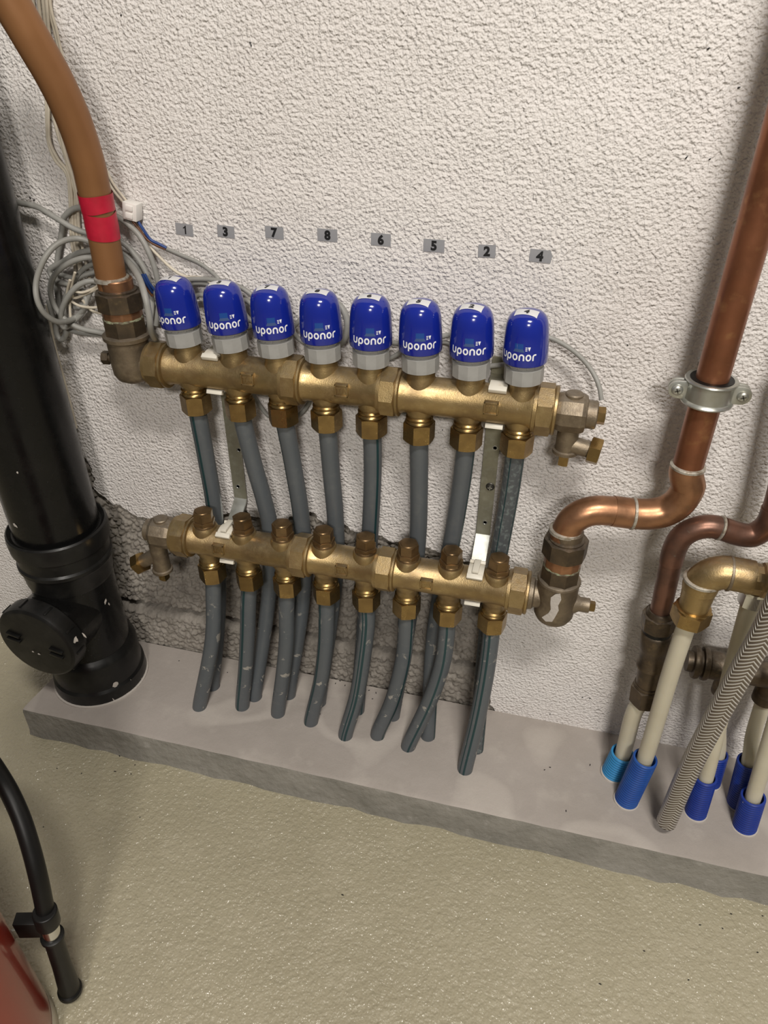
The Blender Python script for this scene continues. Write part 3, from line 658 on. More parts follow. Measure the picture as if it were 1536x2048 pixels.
m = MB(); m.nut(o, EZ, 0.0222, zfl+0.002, z3, 8, phase=0.2); m.build('lower_hexagon', bronze_dark, av)
m = MB(); m.lathe(o, EZ, [(0.0200, z3-0.0025), (0.0212, z3-0.001), (0.0205, z3+0.001), (0.0185, z3+0.0015)], 40); m.build('verdigris_ring', verdigris, av)
m = MB(); m.nut(o, EZ, 0.0206, z3+0.0005, z4, 12); m.build('copper_ring_nut', copper_e, av)
m = MB(); m.nut(o, EZ, 0.0243, z4, z5, 8, phase=0.1); m.lathe(o, EZ, [(0.0195, z5-0.002), (0.0195, z5+0.002), (0.017, z5+0.003)], 36); m.build('union_nut', bronze_dark, av)
m = MB(); m.lathe(o, EZ, [(0.0166, z5), (0.0168, z6-0.001), (0.0160, z6)], 36); m.build('tail_piece', copper_e, av)
m = MB(); m.cyl(V(xa, YU, zof(205, 712, YU)), V(-1, -0.1, 0), 0.0055, 0.015, 0.027, 16); m.nut(V(xa, YU, zof(205, 712, YU)), V(-1, -0.1, 0), 0.0075, 0.025, 0.033, 6); m.build('bleed_screw', bronze_dark, av)
# lower right
xb = float(at(1110, 1205, YL)[0])
av2 = thing('angle_valve', 'bronze angle valve with a plaster smear at the right end of the lower manifold', 'valve', (xb, YL, -0.25), 'angle valves')
o2 = V(xb, YL, 0)
zb = zof(1109, 1248, YL-0.010); zfl = zof(1118, 1184, YL-0.0225); z3 = zof(1121, 1151, YL-0.0195); z4 = zof(1124, 1132, YL-0.021); z5 = zof(1130, 1101, YL-0.021); z6 = zof(1134, 1077, YL-0.0155)
m = MB(); m.lathe(o2, EZ, [(0.004, zb-0.001), (0.012, zb), (0.0185, zb+0.003), (0.0215, zb+0.009), (0.0220, zb+0.018), (0.0222, zfl-0.003), (0.0232, zfl-0.001), (0.0225, zfl+0.001), (0.020, zfl+0.0025)], 40)
m.lathe(V(xb, YL, zl(xb)), -EX, [(0.0150, 0.010), (0.0150, 0.0235), (0.0175, 0.025), (0.0190, xb-XM[3]-0.008)], 32, ref=V(0, 0, 1)); m.build('body', bronze, av2)
m = MB(); m.nut(o2, EZ, 0.0208, zfl, z3, 8, phase=0.3); m.build('lower_hexagon', bronze_dark, av2)
m = MB(); m.lathe(o2, EZ, [(0.0186, z3-0.002), (0.0196, z3-0.001), (0.0190, z3+0.001), (0.017, z3+0.0015)], 40); m.build('verdigris_ring', verdigris, av2)
m = MB(); m.nut(o2, EZ, 0.0194, z3+0.0005, z4, 12); m.build('copper_ring_nut', copper_e, av2)
m = MB(); m.nut(o2, EZ, 0.0232, z4, z5, 8, phase=0.15); m.lathe(o2, EZ, [(0.0185, z5-0.002), (0.0185, z5+0.0015), (0.016, z5+0.0025)], 36); m.build('union_nut', bronze_dark, av2)
m = MB(); m.lathe(o2, EZ, [(0.0158, z5), (0.0160, z6-0.001), (0.0150, z6)], 36); m.build('tail_piece', bronze, av2)
zq = zof(1165, 1209, YL); m = MB(); m.lathe(V(xb, YL, zq), EX, [(0.0115, 0.015), (0.0110, 0.022), (0.0082, 0.026), (0.0082, 0.036), (0.0078, 0.0364)], 24); m.build('plug_boss', bronze, av2)
m = MB(); m.nut(V(xb, YL, zq), EX, 0.0062, 0.036, 0.0425, 4, phase=0.5); m.build('square_plug', brass_nut, av2)
sm = [(-8, 1196), (0, 1188), (9, 1187), (13, 1200), (9, 1212), (12, 1222), (7, 1236), (3, 1245), (-10, 1246), (-20, 1240), (-8, 1230), (-4, 1220), (-7, 1208)]
m = MB(); vs = []
for k, (du, v) in enumerate(sm):
    ang = du/43.0-0.1; zz = zof(1113+du, v, YL-0.0222); vs.append((xb+math.sin(ang)*0.0227, YL-math.cos(ang)*0.0227, zz))
cx = V(xb+math.sin(-0.1)*0.0232, YL-math.cos(-0.1)*0.0232, (vs[0][2]+vs[7][2])/2); vs.append(tuple(cx)); n = len(sm)
m.add(vs, [(i, (i+1) % n, n) for i in range(n)]); m.build('plaster_smear', smear, av2)

# ------------------------------------------------------------------ drain valves at the other ends
def drain(label, u0, y, zfun, xn, s, drop_px, cap_px, tail, nip_px):
    c = at(*u0, y); x = float(c[0]); z = zfun(x)
    root = thing('drain_valve', label, 'valve', (x, y, z), 'drain valves'); ax = V(s, 0, 0); o = V(x, y, z); d = abs(x-xn)
    m = MB(); m.lathe(o, ax, [(0.0165, -d+0.008), (0.0165, -0.016), (0.0175, -0.0155), (0.0190, -0.0120), (0.0200, -0.009), (0.0200, 0.0095), (0.0180, 0.0135), (0.0135, 0.0145)], 10, ref=V(0, -1, 0), phase=PI/10)
    m.lathe(o, ax, [(0.0138, 0.012), (0.0138, 0.0135+tail), (0.0126, 0.0145+tail)], 28)
    m.lathe(o, EZ, [(0.0090, 0.010), (0.0090, 0.0198), (0.0078, 0.0208)], 20)
    m.build('body', bronze, root, ang=25)
    if tail > 0.008:
        m = MB(); m.nut(o+ax*(0.0145+tail), ax, 0.0088, 0.0, 0.0075, 6, phase=0.3); m.build('square_plug', brass_nut, root)
    q = at(*drop_px, y); zd = float(q[2]); xd = float(q[0])
    m = MB(); od = V(xd, y, 0); m.lathe(od, -EZ, [(0.0105, -(z-0.010)), (0.0108, -zd-0.001), (0.0128, -zd), (0.0130, -zd+0.003), (0.0100, -zd+0.0038)], 26)
    bc = at(*cap_px, y-0.004); st = V(xd, y, z-0.034); dr = nrm(bc-st); Lb = float(np.linalg.norm(bc-st))
    m.lathe(st, dr, [(0.0088, 0.002), (0.0085, Lb-0.004), (0.0080, Lb-0.003)], 20); m.build('drain_body', bronze, root)
    m = MB(); m.nut(st, dr, 0.0138, Lb-0.0055, Lb+0.0060, 6, phase=0.4); m.build('drain_cap', brass_nut, root)
    zn = zof(*nip_px, y)
    m = MB(); m.nut(od, -EZ, 0.0085, -zd+0.0025, -zd+0.0065, 6, phase=0.2); m.nut(od, -EZ, 0.0066, -zd+0.006, -zn+0.004, 4, phase=0.9); m.build('drain_spindle', brass_nut, root)
drain('grey bronze drain valve at the right end of the upper manifold', (1147, 803), YU, zu, XN[3], 1, (1131, 898), (1189, 902), 0.0095, (1128, 922))
drain('grey bronze drain valve at the left end of the lower manifold', (326, 1060), YL, zl, XM[0], -1, (325, 1136), (281, 1126), 0.0075, (323, 1152))

# ------------------------------------------------------------------ copper pipes
def along(px, Ys): return [at(u, v, Y) for (u, v), Y in zip(px, Ys)]
# left pipe with red tape
lp = [(228, 578), (222, 552), (212, 497), (201, 440), (187, 374), (176, 325), (150, 246), (114, 166), (68, 85), (28, 16), (-12, -55), (-55, -130)]
Yl = [YU, YU, YU-0.001, YU-0.003, YU-0.007, YU-0.012, YU-0.021, YU-0.032, YU-0.043, YU-0.05, YU-0.055, YU-0.06]
pth = spline(along(lp, Yl), 6)
cl = thing('copper_pipe', 'bent brown copper pipe wrapped with red tape beside the coiled cables', 'pipe', pth[0])
m = MB(); m.tube(pth, 0.0153, 28); m.build('pipe', copper_l, cl, ang=60)
m = MB(); m.lathe(V(pth[0][0], YU, 0), EZ, [(0.0156, z6*0+zof(229, 567, YU-0.016)-0.003), (0.0176, zof(229, 567, YU-0.016)-0.002), (0.0174, zof(229, 567, YU-0.016)+0.001), (0.0155, zof(229, 567, YU-0.016)+0.002)], 32); m.build('solder_ring', solder, cl)
ti = [k for k, q in enumerate(pth)]
def sub(path, v0, v1):
    """part of a path between two image rows"""
    out = []
    for q in path:
        d = q-CAM; v = 1024-FPX*np.dot(d, UP)/np.dot(d, fw)
        if v0 <= v <= v1: out.append(q)
    return out
fine = spline(along(lp, Yl), 40)
for (a, c, dr) in ((382, 422, 0.0009), (419, 476, 0.0006)):
    sp = sub(fine, a, c); m = MB(); n = len(sp); seg = 36; F = frames(sp); vs = []; fs = []
    for i, (P, (p, q, t)) in enumerate(zip(sp, F)):
        for k in range(seg):
            an = 2*PI*k/seg; gp = math.exp(-((an-1.05)/0.75)**2); wt = i/(n-1); sk = (0.0022*gp*(1-wt)+0.0010*math.sin(an*2)*wt if a < 400 else -0.0022*gp*wt+0.0012*math.sin(an+2.2)*(1-wt))
            rr = 0.0153+dr+0.00022*math.sin(an*3+i*0.05)+0.00012*math.sin(an*2+i*0.22); vs.append(P+(p*math.cos(an)+q*math.sin(an))*rr+t*sk)
    for i in range(n-1):
        for k in range(seg): k2 = (k+1) % seg; fs.append((i*seg+k, i*seg+k2, (i+1)*seg+k2, (i+1)*seg+k))
    m.add(vs, fs); m.build('tape_wrap', tapem, cl, ang=70)

# right pipe
rp = [(1127, 1082), (1131, 1066), (1143, 1043), (1164, 1028), (1192, 1021), (1225, 1022)]; Yr = [YL, YL, YL+0.0005, YL+0.002, YL+0.005, YL+0.008]
re2 = [(1225, 1022), (1265, 1027), (1300, 1028), (1330, 1022), (1356, 1006), (1373, 982), (1383, 955)]; Yr2 = [YL+0.008, YL+0.0115, YL+0.0135, YL+0.0155, -0.060, -0.060, -0.060]
cr = thing('copper_pipe', 'red-brown copper pipe with two soldered elbows rising through a steel clamp', 'pipe', at(1127, 1082, YL))
e1 = spline(along(rp, Yr), 8); e2 = spline(along(re2, Yr2), 8)
PX = 0.5152
zt = float(e2[-1][2])
m = MB(); m.tube(e1+[e1[-1]+(e1[-1]-e1[-2])*1.0], 0.0150, 28); m.build('elbow', copper_e, cr, ang=60)
e2c = e2[:-6]+spline([e2[-6], V(PX, -0.060, zt+0.004), V(PX, -0.060, zt+0.012)], 6)
m = MB(); m.tube(e2c, 0.0157, 28); m.build('elbow', copper_e, cr, ang=60)
m = MB(); m.cyl(V(PX, -0.060, 0), EZ, 0.0141, zt, 1.3, 32); m.build('pipe', copper_r, cr)
m = MB(); m.lathe(V(PX, -0.060, 0), EZ, [(0.0140, zt+0.010), (0.0163, zt+0.0108), (0.0163, zt+0.0128), (0.0141, zt+0.0145)], 32); m.build('solder_ring', solder, cr)
k = int(len(e2)*0.17); tt = nrm(e2[k+1]-e2[k-1]); m = MB(); m.lathe(e2[k], tt, [(0.0155, -0.0018), (0.0166, -0.0012), (0.0166, 0.0012), (0.0155, 0.0018)], 32); m.build('solder_ring', solder, cr)
m = MB(); m.lathe(V(e1[0][0], YL, 0), EZ, [(0.0150, z6-0.003), (0.0168, z6-0.002), (0.0166, z6+0.001), (0.0149, z6+0.002)], 32); m.build('solder_ring', solder, cr)

# pipe clamp
zc = float(at(1418, 797, -0.078)[2])
pc = thing('pipe_clamp', 'galvanised two-part pipe clamp round the tall copper pipe', 'clamp', (PX, -0.060, zc))
m = MB(); m.lathe(V(PX, -0.060, zc), EZ, [(0.0142, -0.0118), (0.0186, -0.0118), (0.0190, -0.0108), (0.0172, -0.0100), (0.0172, 0.0100), (0.0190, 0.0108), (0.0186, 0.0118), (0.0142, 0.0118)], 40); m.build('rubber_liner', rubber, pc)
m = MB(); m.lathe(V(PX, -0.060, zc), EZ, [(0.0172, -0.0112), (0.0222, -0.0112), (0.0228, -0.0098), (0.0218, -0.0084), (0.0203, -0.0074), (0.0203, 0.0074), (0.0218, 0.0084), (0.0228, 0.0098), (0.0222, 0.0112), (0.0172, 0.0112)], 44); m.build('band', steel, pc)
for s in (-1, 1):
    pg = [(0.010, -0.0085), (0.0220, -0.0085)]+[(0.0265+0.0085*math.sin(t), -0.0085*math.cos(t)) for t in np.linspace(0, PI, 10)]+[(0.0220, 0.0085), (0.010, 0.0085)]
    for y0 in (-0.0660, -0.0600):
        m = MB(); m.prism([(a*s, c) for a, c in pg], V(PX, y0, zc), EX, EZ, EY, 0.0035); m.build('ear', steel, pc, bevel=0.0004)
    m = MB(); m.lathe(V(PX+s*0.0275, -0.066, zc), V(0, -1, 0), [(0.0050, 0), (0.0050, 0.0015), (0.0040, 0.003), (0.0025, 0.0036)], 20); m.cyl(V(PX+s*0.0275, -0.066, zc), EY, 0.0025, 0, 0.016, 12); sc = m.build('screw', steel, pc)
    q = MB()
    for t in (0.4, 0.4+PI/2): q.box((PX+s*0.0275, -0.0696, zc), (0.0024, 0.0003, 0.0005), (V(math.cos(t), 0, math.sin(t)), EY, V(-math.sin(t), 0, math.cos(t))))
    q.build('screw_cross', darksteel, sc)
m = MB(); m.cyl(V(PX, -0.060, zc), EY, 0.004, 0.018, 0.062, 14); m.build('stud', steel, pc)

# second copper pipe
sp_ = [(1321, 1222), (1330, 1180), (1342, 1125), (1349, 1098), (1362, 1075), (1384, 1060), (1412, 1053), (1440, 1056), (1473, 1067), (1500, 1071), (1520, 1063), (1538, 1046), (1551, 1012), (1567, 950), (1632, 660)]
Ys = [-0.067]*3+[-0.067, -0.0665, -0.066, -0.065, -0.064, -0.062, -0.061, -0.060, -0.060, -0.060, -0.060, -0.060]
P2 = along(sp_, Ys); pth2 = spline(P2, 8)
c2 = thing('copper_pipe', 'thinner dark copper pipe with green patina bending off to the right edge', 'pipe', P2[0])
m = MB(); m.tube(pth2, 0.0110, 24); m.build('pipe', copper_d, c2, ang=60)
m = MB(); m.tube(pth2[16:56], 0.0118, 24); m.build('elbow', copper_d, c2, ang=60)
m = MB(); m.tube(pth2[57:96], 0.0118, 24); m.build('elbow', copper_d, c2, ang=60)
tt = nrm(pth2[57]-pth2[55]); m = MB(); m.lathe(pth2[56], tt, [(0.0116, -0.0016), (0.0126, -0.0010), (0.0126, 0.0010), (0.0116, 0.0016)], 28); m.build('solder_ring', solder, c2)

# ------------------------------------------------------------------ fittings at the right edge
YA = -0.067
xa2 = float(at(1321, 1222, YA)[0]); bot = at(1292, 1392, YA); A = nrm(bot-at(1321, 1222, YA)); o = at(1321, 1222, YA)
def hd(u, v, y=YA): return float(np.dot(at(u, v, y)-o, A))
fit = thing('compression_fitting', 'dark brass union and compression fitting under the thinner copper pipe', 'fitting', bot)
h1, h2, h3, h4 = 0.004, hd(1312, 1262), hd(1298, 1372), hd(1291, 1402)
m = MB(); m.nut(o, A, 0.0182, h1, h2-0.006, 8, phase=0.2); m.lathe(o, A, [(0.0125, -0.002), (0.0135, 0.0), (0.0150, h1+0.001)], 28); m.build('union_nut', bronze_dark, fit)
m = MB(); m.cyl(o, A, 0.0152, h2-0.007, h2+0.002, 28); m.build('seal_ring', rubber, fit)
m = MB(); m.lathe(o, A, [(0.0150, h2), (0.0165, h2+0.002), (0.0165, h2+0.022), (0.0150, h2+0.026), (0.0148, h2+0.044), (0.0166, h2+0.048), (0.0166, h2+0.052), (0.0140, h2+0.055), (0.0140, h3)], 32); m.build('body', bronze_dark, fit)
m = MB(); m.lathe(o, A, [(0.0150, h3-0.005), (0.0158, h3-0.003), (0.0150, h3)], 28); m.nut(o, A, 0.0186, h3-0.001, h4, 6, phase=0.4); m.build('compression_nut', bronze_dark, fit)

def corrugated(label, base, topz, R, m_, lean=(0, 0), n=None, notch=False):
    root_loc = V(base[0], base[1], ZP); ax = nrm(V(lean[0], lean[1], topz-ZP)); H = (topz-ZP)/ax[2]; n = n or int(H/0.0036); prof = []
    seg = 36; outer = []
    pt = (H+0.003)/n
    for k in range(n):
        h = -0.003+pt*k; outer += [(R-0.0012, h), (R-0.0002, h+pt*0.16), (R, h+pt*0.42), (R-0.0002, h+pt*0.68), (R-0.0012, h+pt*0.84)]
    outer += [(R-0.0003, H-0.0003), (R-0.0008, H)]
    inner = [(R-0.0026, H), (R-0.0026, -0.003)]
    mb = MB(); mb.lathe(root_loc, ax, outer+inner, seg, caps=(False, False)); ob = mb.build('corrugated_sleeve', m_, None, loc=root_loc, ang=70)
    rg = MB(); rg.lathe(root_loc, ax, [(R+0.0016, -0.0035), (R+0.0012, 0.0012), (R-0.0006, 0.0022)], seg, caps=(False, False)); rg.build('mortar_ring', smear, ob)
    return tag(ob, label, 'sleeve', 'corrugated sleeves in the plinth')
sl = []
def sleeve(label, bpx, tpx, R, m_, ytop=None):
    bq = atz(*bpx, ZP); tq = at(tpx[0], tpx[1], bq[1] if ytop is None else ytop); corrugated(label, bq, float(tq[2]), R, m_, (tq[0]-bq[0], tq[1]-bq[1])); return bq, tq
b1, t1 = sleeve('short light blue corrugated sleeve round the leftmost milky tube', (1226, 1546), (1246, 1506), 0.0150, sleeve_l)
b2, t2 = sleeve('tall mid-blue corrugated sleeve in front of the light blue one', (1252, 1600), (1291, 1516), 0.0145, sleeve_b)
b3, t3 = sleeve('dark blue plaster-streaked corrugated sleeve half hidden behind the braided hose', (1391, 1625), (1412, 1553), 0.0130, sleeve_d)
b3b, t3b = sleeve('dark blue corrugated sleeve at the wall directly behind the braided hose', (1420, 1565), (1436, 1508), 0.0125, sleeve_d)
b4, t4 = sleeve('dark blue corrugated sleeve nearest the right edge of the plinth front', (1489, 1652), (1507, 1592), 0.0140, sleeve_d)
b4b, t4b = sleeve('dark blue corrugated sleeve at the wall near the right edge', (1476, 1606), (1498, 1522), 0.0135, sleeve_d)

def milky_tube(label, pts, r=0.0090):
    path = spline(pts, 8); q = MB(); q.tube(path, r, 22); o = q.build('water_tube', milk, None, loc=path[-1], ang=60)
    return tag(o, label, 'tube', 'milky water tubes')
def inside(bq): return V(bq[0], bq[1], ZP-0.004)
milky_tube('milky tube below the dark brass fitting, standing in the light blue sleeve', [o+A*(h4-0.004), at(1268, 1425, YA-0.0), t1+V(0, 0, 0.0), inside(b1)], 0.0098)
YB = -0.105
xe = float(at(1398, 1180, YB)[0]); ze = float(at(1418, 1140, YB)[2])
milky_tube('long milky tube below the brass elbow, standing in the tall mid-blue sleeve', [V(xe-0.001, YB, zof(1377, 1243, YB)), at(1340, 1350, YB), t2+V(0.0, 0.002, 0), inside(b2)], 0.0094)

# brass elbow and tee assembly
el = thing('brass_elbow', 'large brass elbow fitting with a bright hexagon nut above the long milky tube', 'fitting', (xe, YB, zof(1375, 1243, YB)))
zk = ze; zbend = zk-0.018
m = MB(); ep = [V(xe, YB, zof(1400, 1177, YB))]+[V(xe+0.020-0.020*math.cos(t), YB, zk-0.020+0.020*math.sin(t)) for t in np.linspace(0, PI/2, 9)]+[V(float(at(1502, 1160, YB)[0]), YB, zk-0.001)]
m.tube(ep, 0.0165, 30); m.build('elbow', brass, el, ang=60)
xr_ = float(at(1457, 1150, YB)[0]); m = MB(); m.lathe(V(xr_, YB, zk-0.0005), EX, [(0.0163, -0.0018), (0.0172, -0.0010), (0.0172, 0.0010), (0.0163, 0.0018)], 32); m.build('seam_ring', bronze, el)
zr = zof(1400, 1178, YB-0.0165); oo = V(xe, YB, 0)
m = MB(); m.lathe(oo, EZ, [(0.0165, zr-0.003), (0.0180, zr-0.002), (0.0180, zr+0.0005), (0.0165, zr+0.0015)], 32); m.build('dust_ring', solder, el)
zn1 = zof(1377, 1240, YB-0.018); zn2 = zof(1370, 1264, YB-0.018)
m = MB(); m.lathe(oo, EZ, [(0.0140, zn1-0.003), (0.0148, zn1+0.012), (0.0160, zr-0.012), (0.0168, zr-0.010), (0.0168, zr-0.002)], 32); m.build('compression_body', brass, el)
m = MB(); m.lathe(oo, EZ, [(0.0150, zn1-0.002), (0.0170, zn1), (0.0172, zn1+0.003), (0.0150, zn1+0.004)], 32); m.nut(oo, EZ, 0.0192, zn2, zn1+0.001, 6, phase=0.3); m.build('compression_nut', brass_nut, el)
te = thing('brass_tee', 'brass tee pipe running off the right edge beside the brass elbow', 'fitting', at(1510, 1165, YB))
x0t = float(at(1497, 1155, YB)[0]); zt_ = zk-0.003
m = MB(); m.lathe(V(x0t, YB, zt_), EX, [(0.0150, 0), (0.0158, 0.001), (0.0158, 0.010), (0.0175, 0.012), (0.0175, 0.032), (0.0158, 0.034), (0.0158, 0.16)], 12, ref=V(0, -1, 0)); m.build('run', brass, te, ang=25)
for xd, tq, bq, lab_ in ((float(at(1503, 1200, YB)[0]), t3, b3, 'milky tube under the chrome nut, passing behind the braided hose'), (float(at(1503, 1200, YB)[0])+0.055, t4, b4, 'milky tube at the right edge, standing in the front dark blue sleeve')):
    zc1 = zof(1502, 1190, YB-0.011); zc2 = zof(1498, 1221, YB-0.011)
    m = MB(); m.lathe(V(xd, YB, 0), EZ, [(0.0118, zc1-0.003), (0.0118, zt_-0.006)], 24); m.build('branch', brass, te)
    m = MB(); m.lathe(V(xd, YB, 0), EZ, [(0.0105, zc1-0.004), (0.0128, zc1-0.003), (0.0128, zc1), (0.0110, zc1+0.001)], 26); m.nut(V(xd, YB, 0), EZ, 0.0125, zc2, zc1-0.002, 6, phase=0.25); m.build('chrome_nut', chrome, te)
    milky_tube(lab_, [V(xd, YB, zc2+0.003), V(xd*0.65+tq[0]*0.35, YB*0.65+tq[1]*0.35, zc2*0.6+tq[2]*0.4), tq, inside(bq)], 0.0088)

# rear horizontal manifold at the right edge
YRr = -0.046
rz = float(at(1425, 1330, YRr)[2]); xr0 = float(at(1383, 1325, YRr)[0])
rm = thing('rear_manifold', 'dark bronze horizontal pipe with a ridged end plug low on the wall', 'manifold', (xr0, YRr, rz))
m = MB(); m.lathe(V(xr0, YRr, rz), EX, [(0.012, -0.006), (0.0125, 0.0), (0.0185, 0.001), (0.0195, 0.004), (0.0185, 0.007), (0.0150, 0.008), (0.0150, 0.010), (0.0190, 0.011), (0.0195, 0.014), (0.0185, 0.017), (0.0150, 0.018)], 28); m.build('end_plug', bronze_dark, rm)
m = MB(); m.lathe(V(xr0, YRr, rz), EX, [(0.0150, 0.017), (0.0165, 0.019), (0.0165, 0.046), (0.0175, 0.047), (0.0175, 0.050), (0.0155, 0.052), (0.0155, 0.22)], 28); m.build('run', bronze_dark, rm)
for xd, tq, bq, lab_ in ((float(at(1442, 1395, YRr)[0]), t3b, b3b, 'shaded milky tube from the rear dark pipe, hidden mostly by the braided hose'), (float(at(1527, 1400, YRr)[0]), t4b, b4b, 'shaded milky tube from the rear dark pipe near the right edge')):
    m = MB(); m.lathe(V(xd, YRr, rz), -EZ, [(0.0120, 0.005), (0.0120, 0.026), (0.0135, 0.028), (0.0135, 0.040), (0.0105, 0.042)], 24); m.build('outlet', bronze_dark, rm)
    milky_tube(lab_, [V(xd, YRr, rz-0.038), V(xd*0.6+tq[0]*0.4, YRr*0.6+tq[1]*0.4, rz-0.09), tq, inside(bq)], 0.0085)
# strap behind
q0 = at(1518, 1215, -0.006); m = MB(); m.box((q0[0], -0.0035, (q0[2]+rz)/2-0.01), (0.0090, 0.0035, abs(q0[2]-rz)/2+0.03)); so = m.build('wall_strap', steel, None, loc=(q0[0], -0.0035, rz), bevel=0.0004); tag(so, 'flat grey steel strap on the wall behind the chrome nut', 'strap')
q1 = at(1510, 1243, -0.008); m = MB(); m.lathe(V(q1[0], -0.0068, q1[2]), V(0, -1, 0), [(0.0042, 0), (0.0042, 0.001), (0.003, 0.0025), (0.001, 0.0028)], 16); m.build('screw', darksteel, so)

# braided hose
hp = along([(1333, 1643), (1377, 1541), (1426, 1446), (1486, 1337), (1528, 1262), (1568, 1180), (1612, 1080)], [-0.134, -0.143, -0.150, -0.154, -0.155, -0.155, -0.153])
e0 = hp[0]; hp = [e0]+hp[1:]; pth = spline(hp, 10)
zlow = pth[0][2]
hs = thing('braided_hose', 'braided steel hose with a cut end slanting down onto the plinth', 'hose', pth[0])
m = MB(); m.tube(pth, 0.0113, 36, caps=False, uv=True, ref=V(0, -1, 0.5)); m.build('braid', braid, hs, ang=70)
m = MB(); d0 = nrm(pth[1]-pth[0]); m.lathe(pth[0], d0, [(0.0080, 0.0005), (0.0080, -0.0006), (0.0113, -0.0006), (0.0113, 0.0005)], 30, caps=(True, False)); m.build('cut_end', rubber, hs)

# ------------------------------------------------------------------ black soil pipe
SX, SY = -0.2105, -0.0745
so = V(SX, SY, 0)
sp2 = thing('soil_pipe', 'thick black plastic drain pipe with a round screw access cap standing on the plinth', 'drain pipe', (SX, SY, ZP))
m = MB(); zs1 = zof(115, 1112, SY-0.060); zs2 = zof(118, 1140, SY-0.062); zs3 = zof(130, 1170, SY-0.058); zs4 = zof(112, 1193, SY-0.055)
m.cyl(so, EZ, 0.0522, zs4, 1.2, 56); m.build('pipe', blackp, sp2)
m = MB(); m.lathe(so, EZ, [(0.0545, zs1-0.004), (0.0590, zs1), (0.0612, zs1-0.002), (0.0622, zs1-0.009), (0.0612, zs2-0.004), (0.0580, zs2-0.007), (0.0572, zs3+0.004), (0.0592, zs3+0.001), (0.0592, zs3-0.004), (0.0565, zs3-0.008), (0.0550, zs4-0.002), (0.0535, zs4-0.008)][::-1], 56); m.build('socket', blackf, sp2, ang=30)
m = MB(); zb1 = zof(192, 1352, SY-0.058)
m.lathe(so, EZ, [(0.0525, ZP), (0.0528, zs4)], 56, caps=(False, False)); m.build('branch_body', blackp, sp2)
m = MB(); m.lathe(so, EZ, [(0.0645, ZP-0.001), (0.0650, ZP+0.004), (0.0640, ZP+0.020), (0.0610, ZP+0.024), (0.0605, zb1-0.004), (0.0590, zb1), (0.0560, zb1+0.004), (0.0528, zb1+0.008)], 56); m.build('foot_socket', blackf, sp2, ang=30)
m = MB(); m.lathe(so, EZ, [(0.0675, ZP-0.001), (0.0672, ZP+0.002), (0.0640, ZP+0.0035)], 56); m.build('sealant_bead', smear, sp2)
CD = nrm(V(-0.04, -1.0, 0.0)); cz = -0.352; co = V(SX, SY, cz)
m = MB(); m.lathe(co, CD, [(0.0490, 0.010), (0.0490, 0.056), (0.0520, 0.060), (0.0520, 0.068)], 48, ref=V(0, 0, 1)); m.build('branch', blackp, sp2)
m = MB(); m.lathe(co, CD, [(0.0545, 0.066), (0.0562, 0.068), (0.0562, 0.085), (0.0550, 0.0890), (0.0520, 0.0912), (0.0505, 0.0915), (0.0010, 0.0908)], 56, ref=V(0, 0, 1)); acap = m.build('access_cap', blackf, sp2, ang=30)
p_, q_ = perp(CD, V(0, 0, 1))
for k in range(10):
    t = 2*PI*k/10+0.2; d = p_*math.cos(t)+q_*math.sin(t); tg = -p_*math.sin(t)+q_*math.cos(t); m = MB(); m.box(co+d*0.0562+CD*0.078, (0.0016, 0.0014, 0.0075), (tg, d, CD)); m.build('grip_rib', blackf, acap, bevel=0.0005)
hx = nrm(nrm(np.cross(EZ, CD))*1.0+V(0, 0, -0.18)*np.sign(nrm(np.cross(EZ, CD))[0])); hx = nrm(hx-CD*np.dot(hx, CD)); vx = np.cross(CD, hx)
for s in (-1, 1):
    for t in (-1, 1):
        m = MB(); m.box(co+CD*0.0922+hx*(s*0.031)+vx*(t*0.0045), (0.0095, 0.0016, 0.0026), (hx, vx, CD)); m.build('key_bar', blackf, acap, bevel=0.0004)

def hit_cyl(u, v, R):
    d = ray(u, v); a = d[0]**2+d[1]**2; ox, oy = CAM[0]-SX, CAM[1]-SY; b_ = ox*d[0]+oy*d[1]; c_ = ox*ox+oy*oy-R*R; t = (-b_-math.sqrt(b_*b_-a*c_))/a; return CAM+d*t
for (u, v, R, hw, hh, ro) in ((186, 1240, 0.0530, 0.0026, 0.0075, 0.6), (211, 1203, 0.0530, 0.0022, 0.0045, 0.5), (218, 1208, 0.0530, 0.0014, 0.0035, -0.3), (231, 1370, 0.0614, 0.0042, 0.0058, 0.2), (228, 1400, 0.0645, 0.0050, 0.0018, 1.2), (258, 1385, 0.0648, 0.0060, 0.0016, 0.3), (35, 945, 0.0524, 0.0012, 0.0016, 0.0), (30, 1050, 0.0524, 0.0045, 0.0030, 0.4)):
    q = hit_cyl(u, v, R); th = math.atan2(q[1]-SY, q[0]-SX); rr = random.Random(u); vs = [(SX+(R+0.0006)*math.cos(th), SY+(R+0.0006)*math.sin(th), q[2])]; n = 11
    for k in range(n):
        a = 2*PI*k/n; e = rr.uniform(0.55, 1.1); x_ = hw*e*math.cos(a); z_ = hh*e*math.sin(a); x_, z_ = x_*math.cos(ro)+z_*math.sin(ro), -x_*math.sin(ro)+z_*math.cos(ro)
        vs.append((SX+(R+0.0002)*math.cos(th+x_/R), SY+(R+0.0002)*math.sin(th+x_/R), q[2]+z_))
    m = MB(); m.add(vs, [(0, 1+k, 1+(k+1) % n) for k in range(n)]); m.build('plaster_chip', smear, sp2)
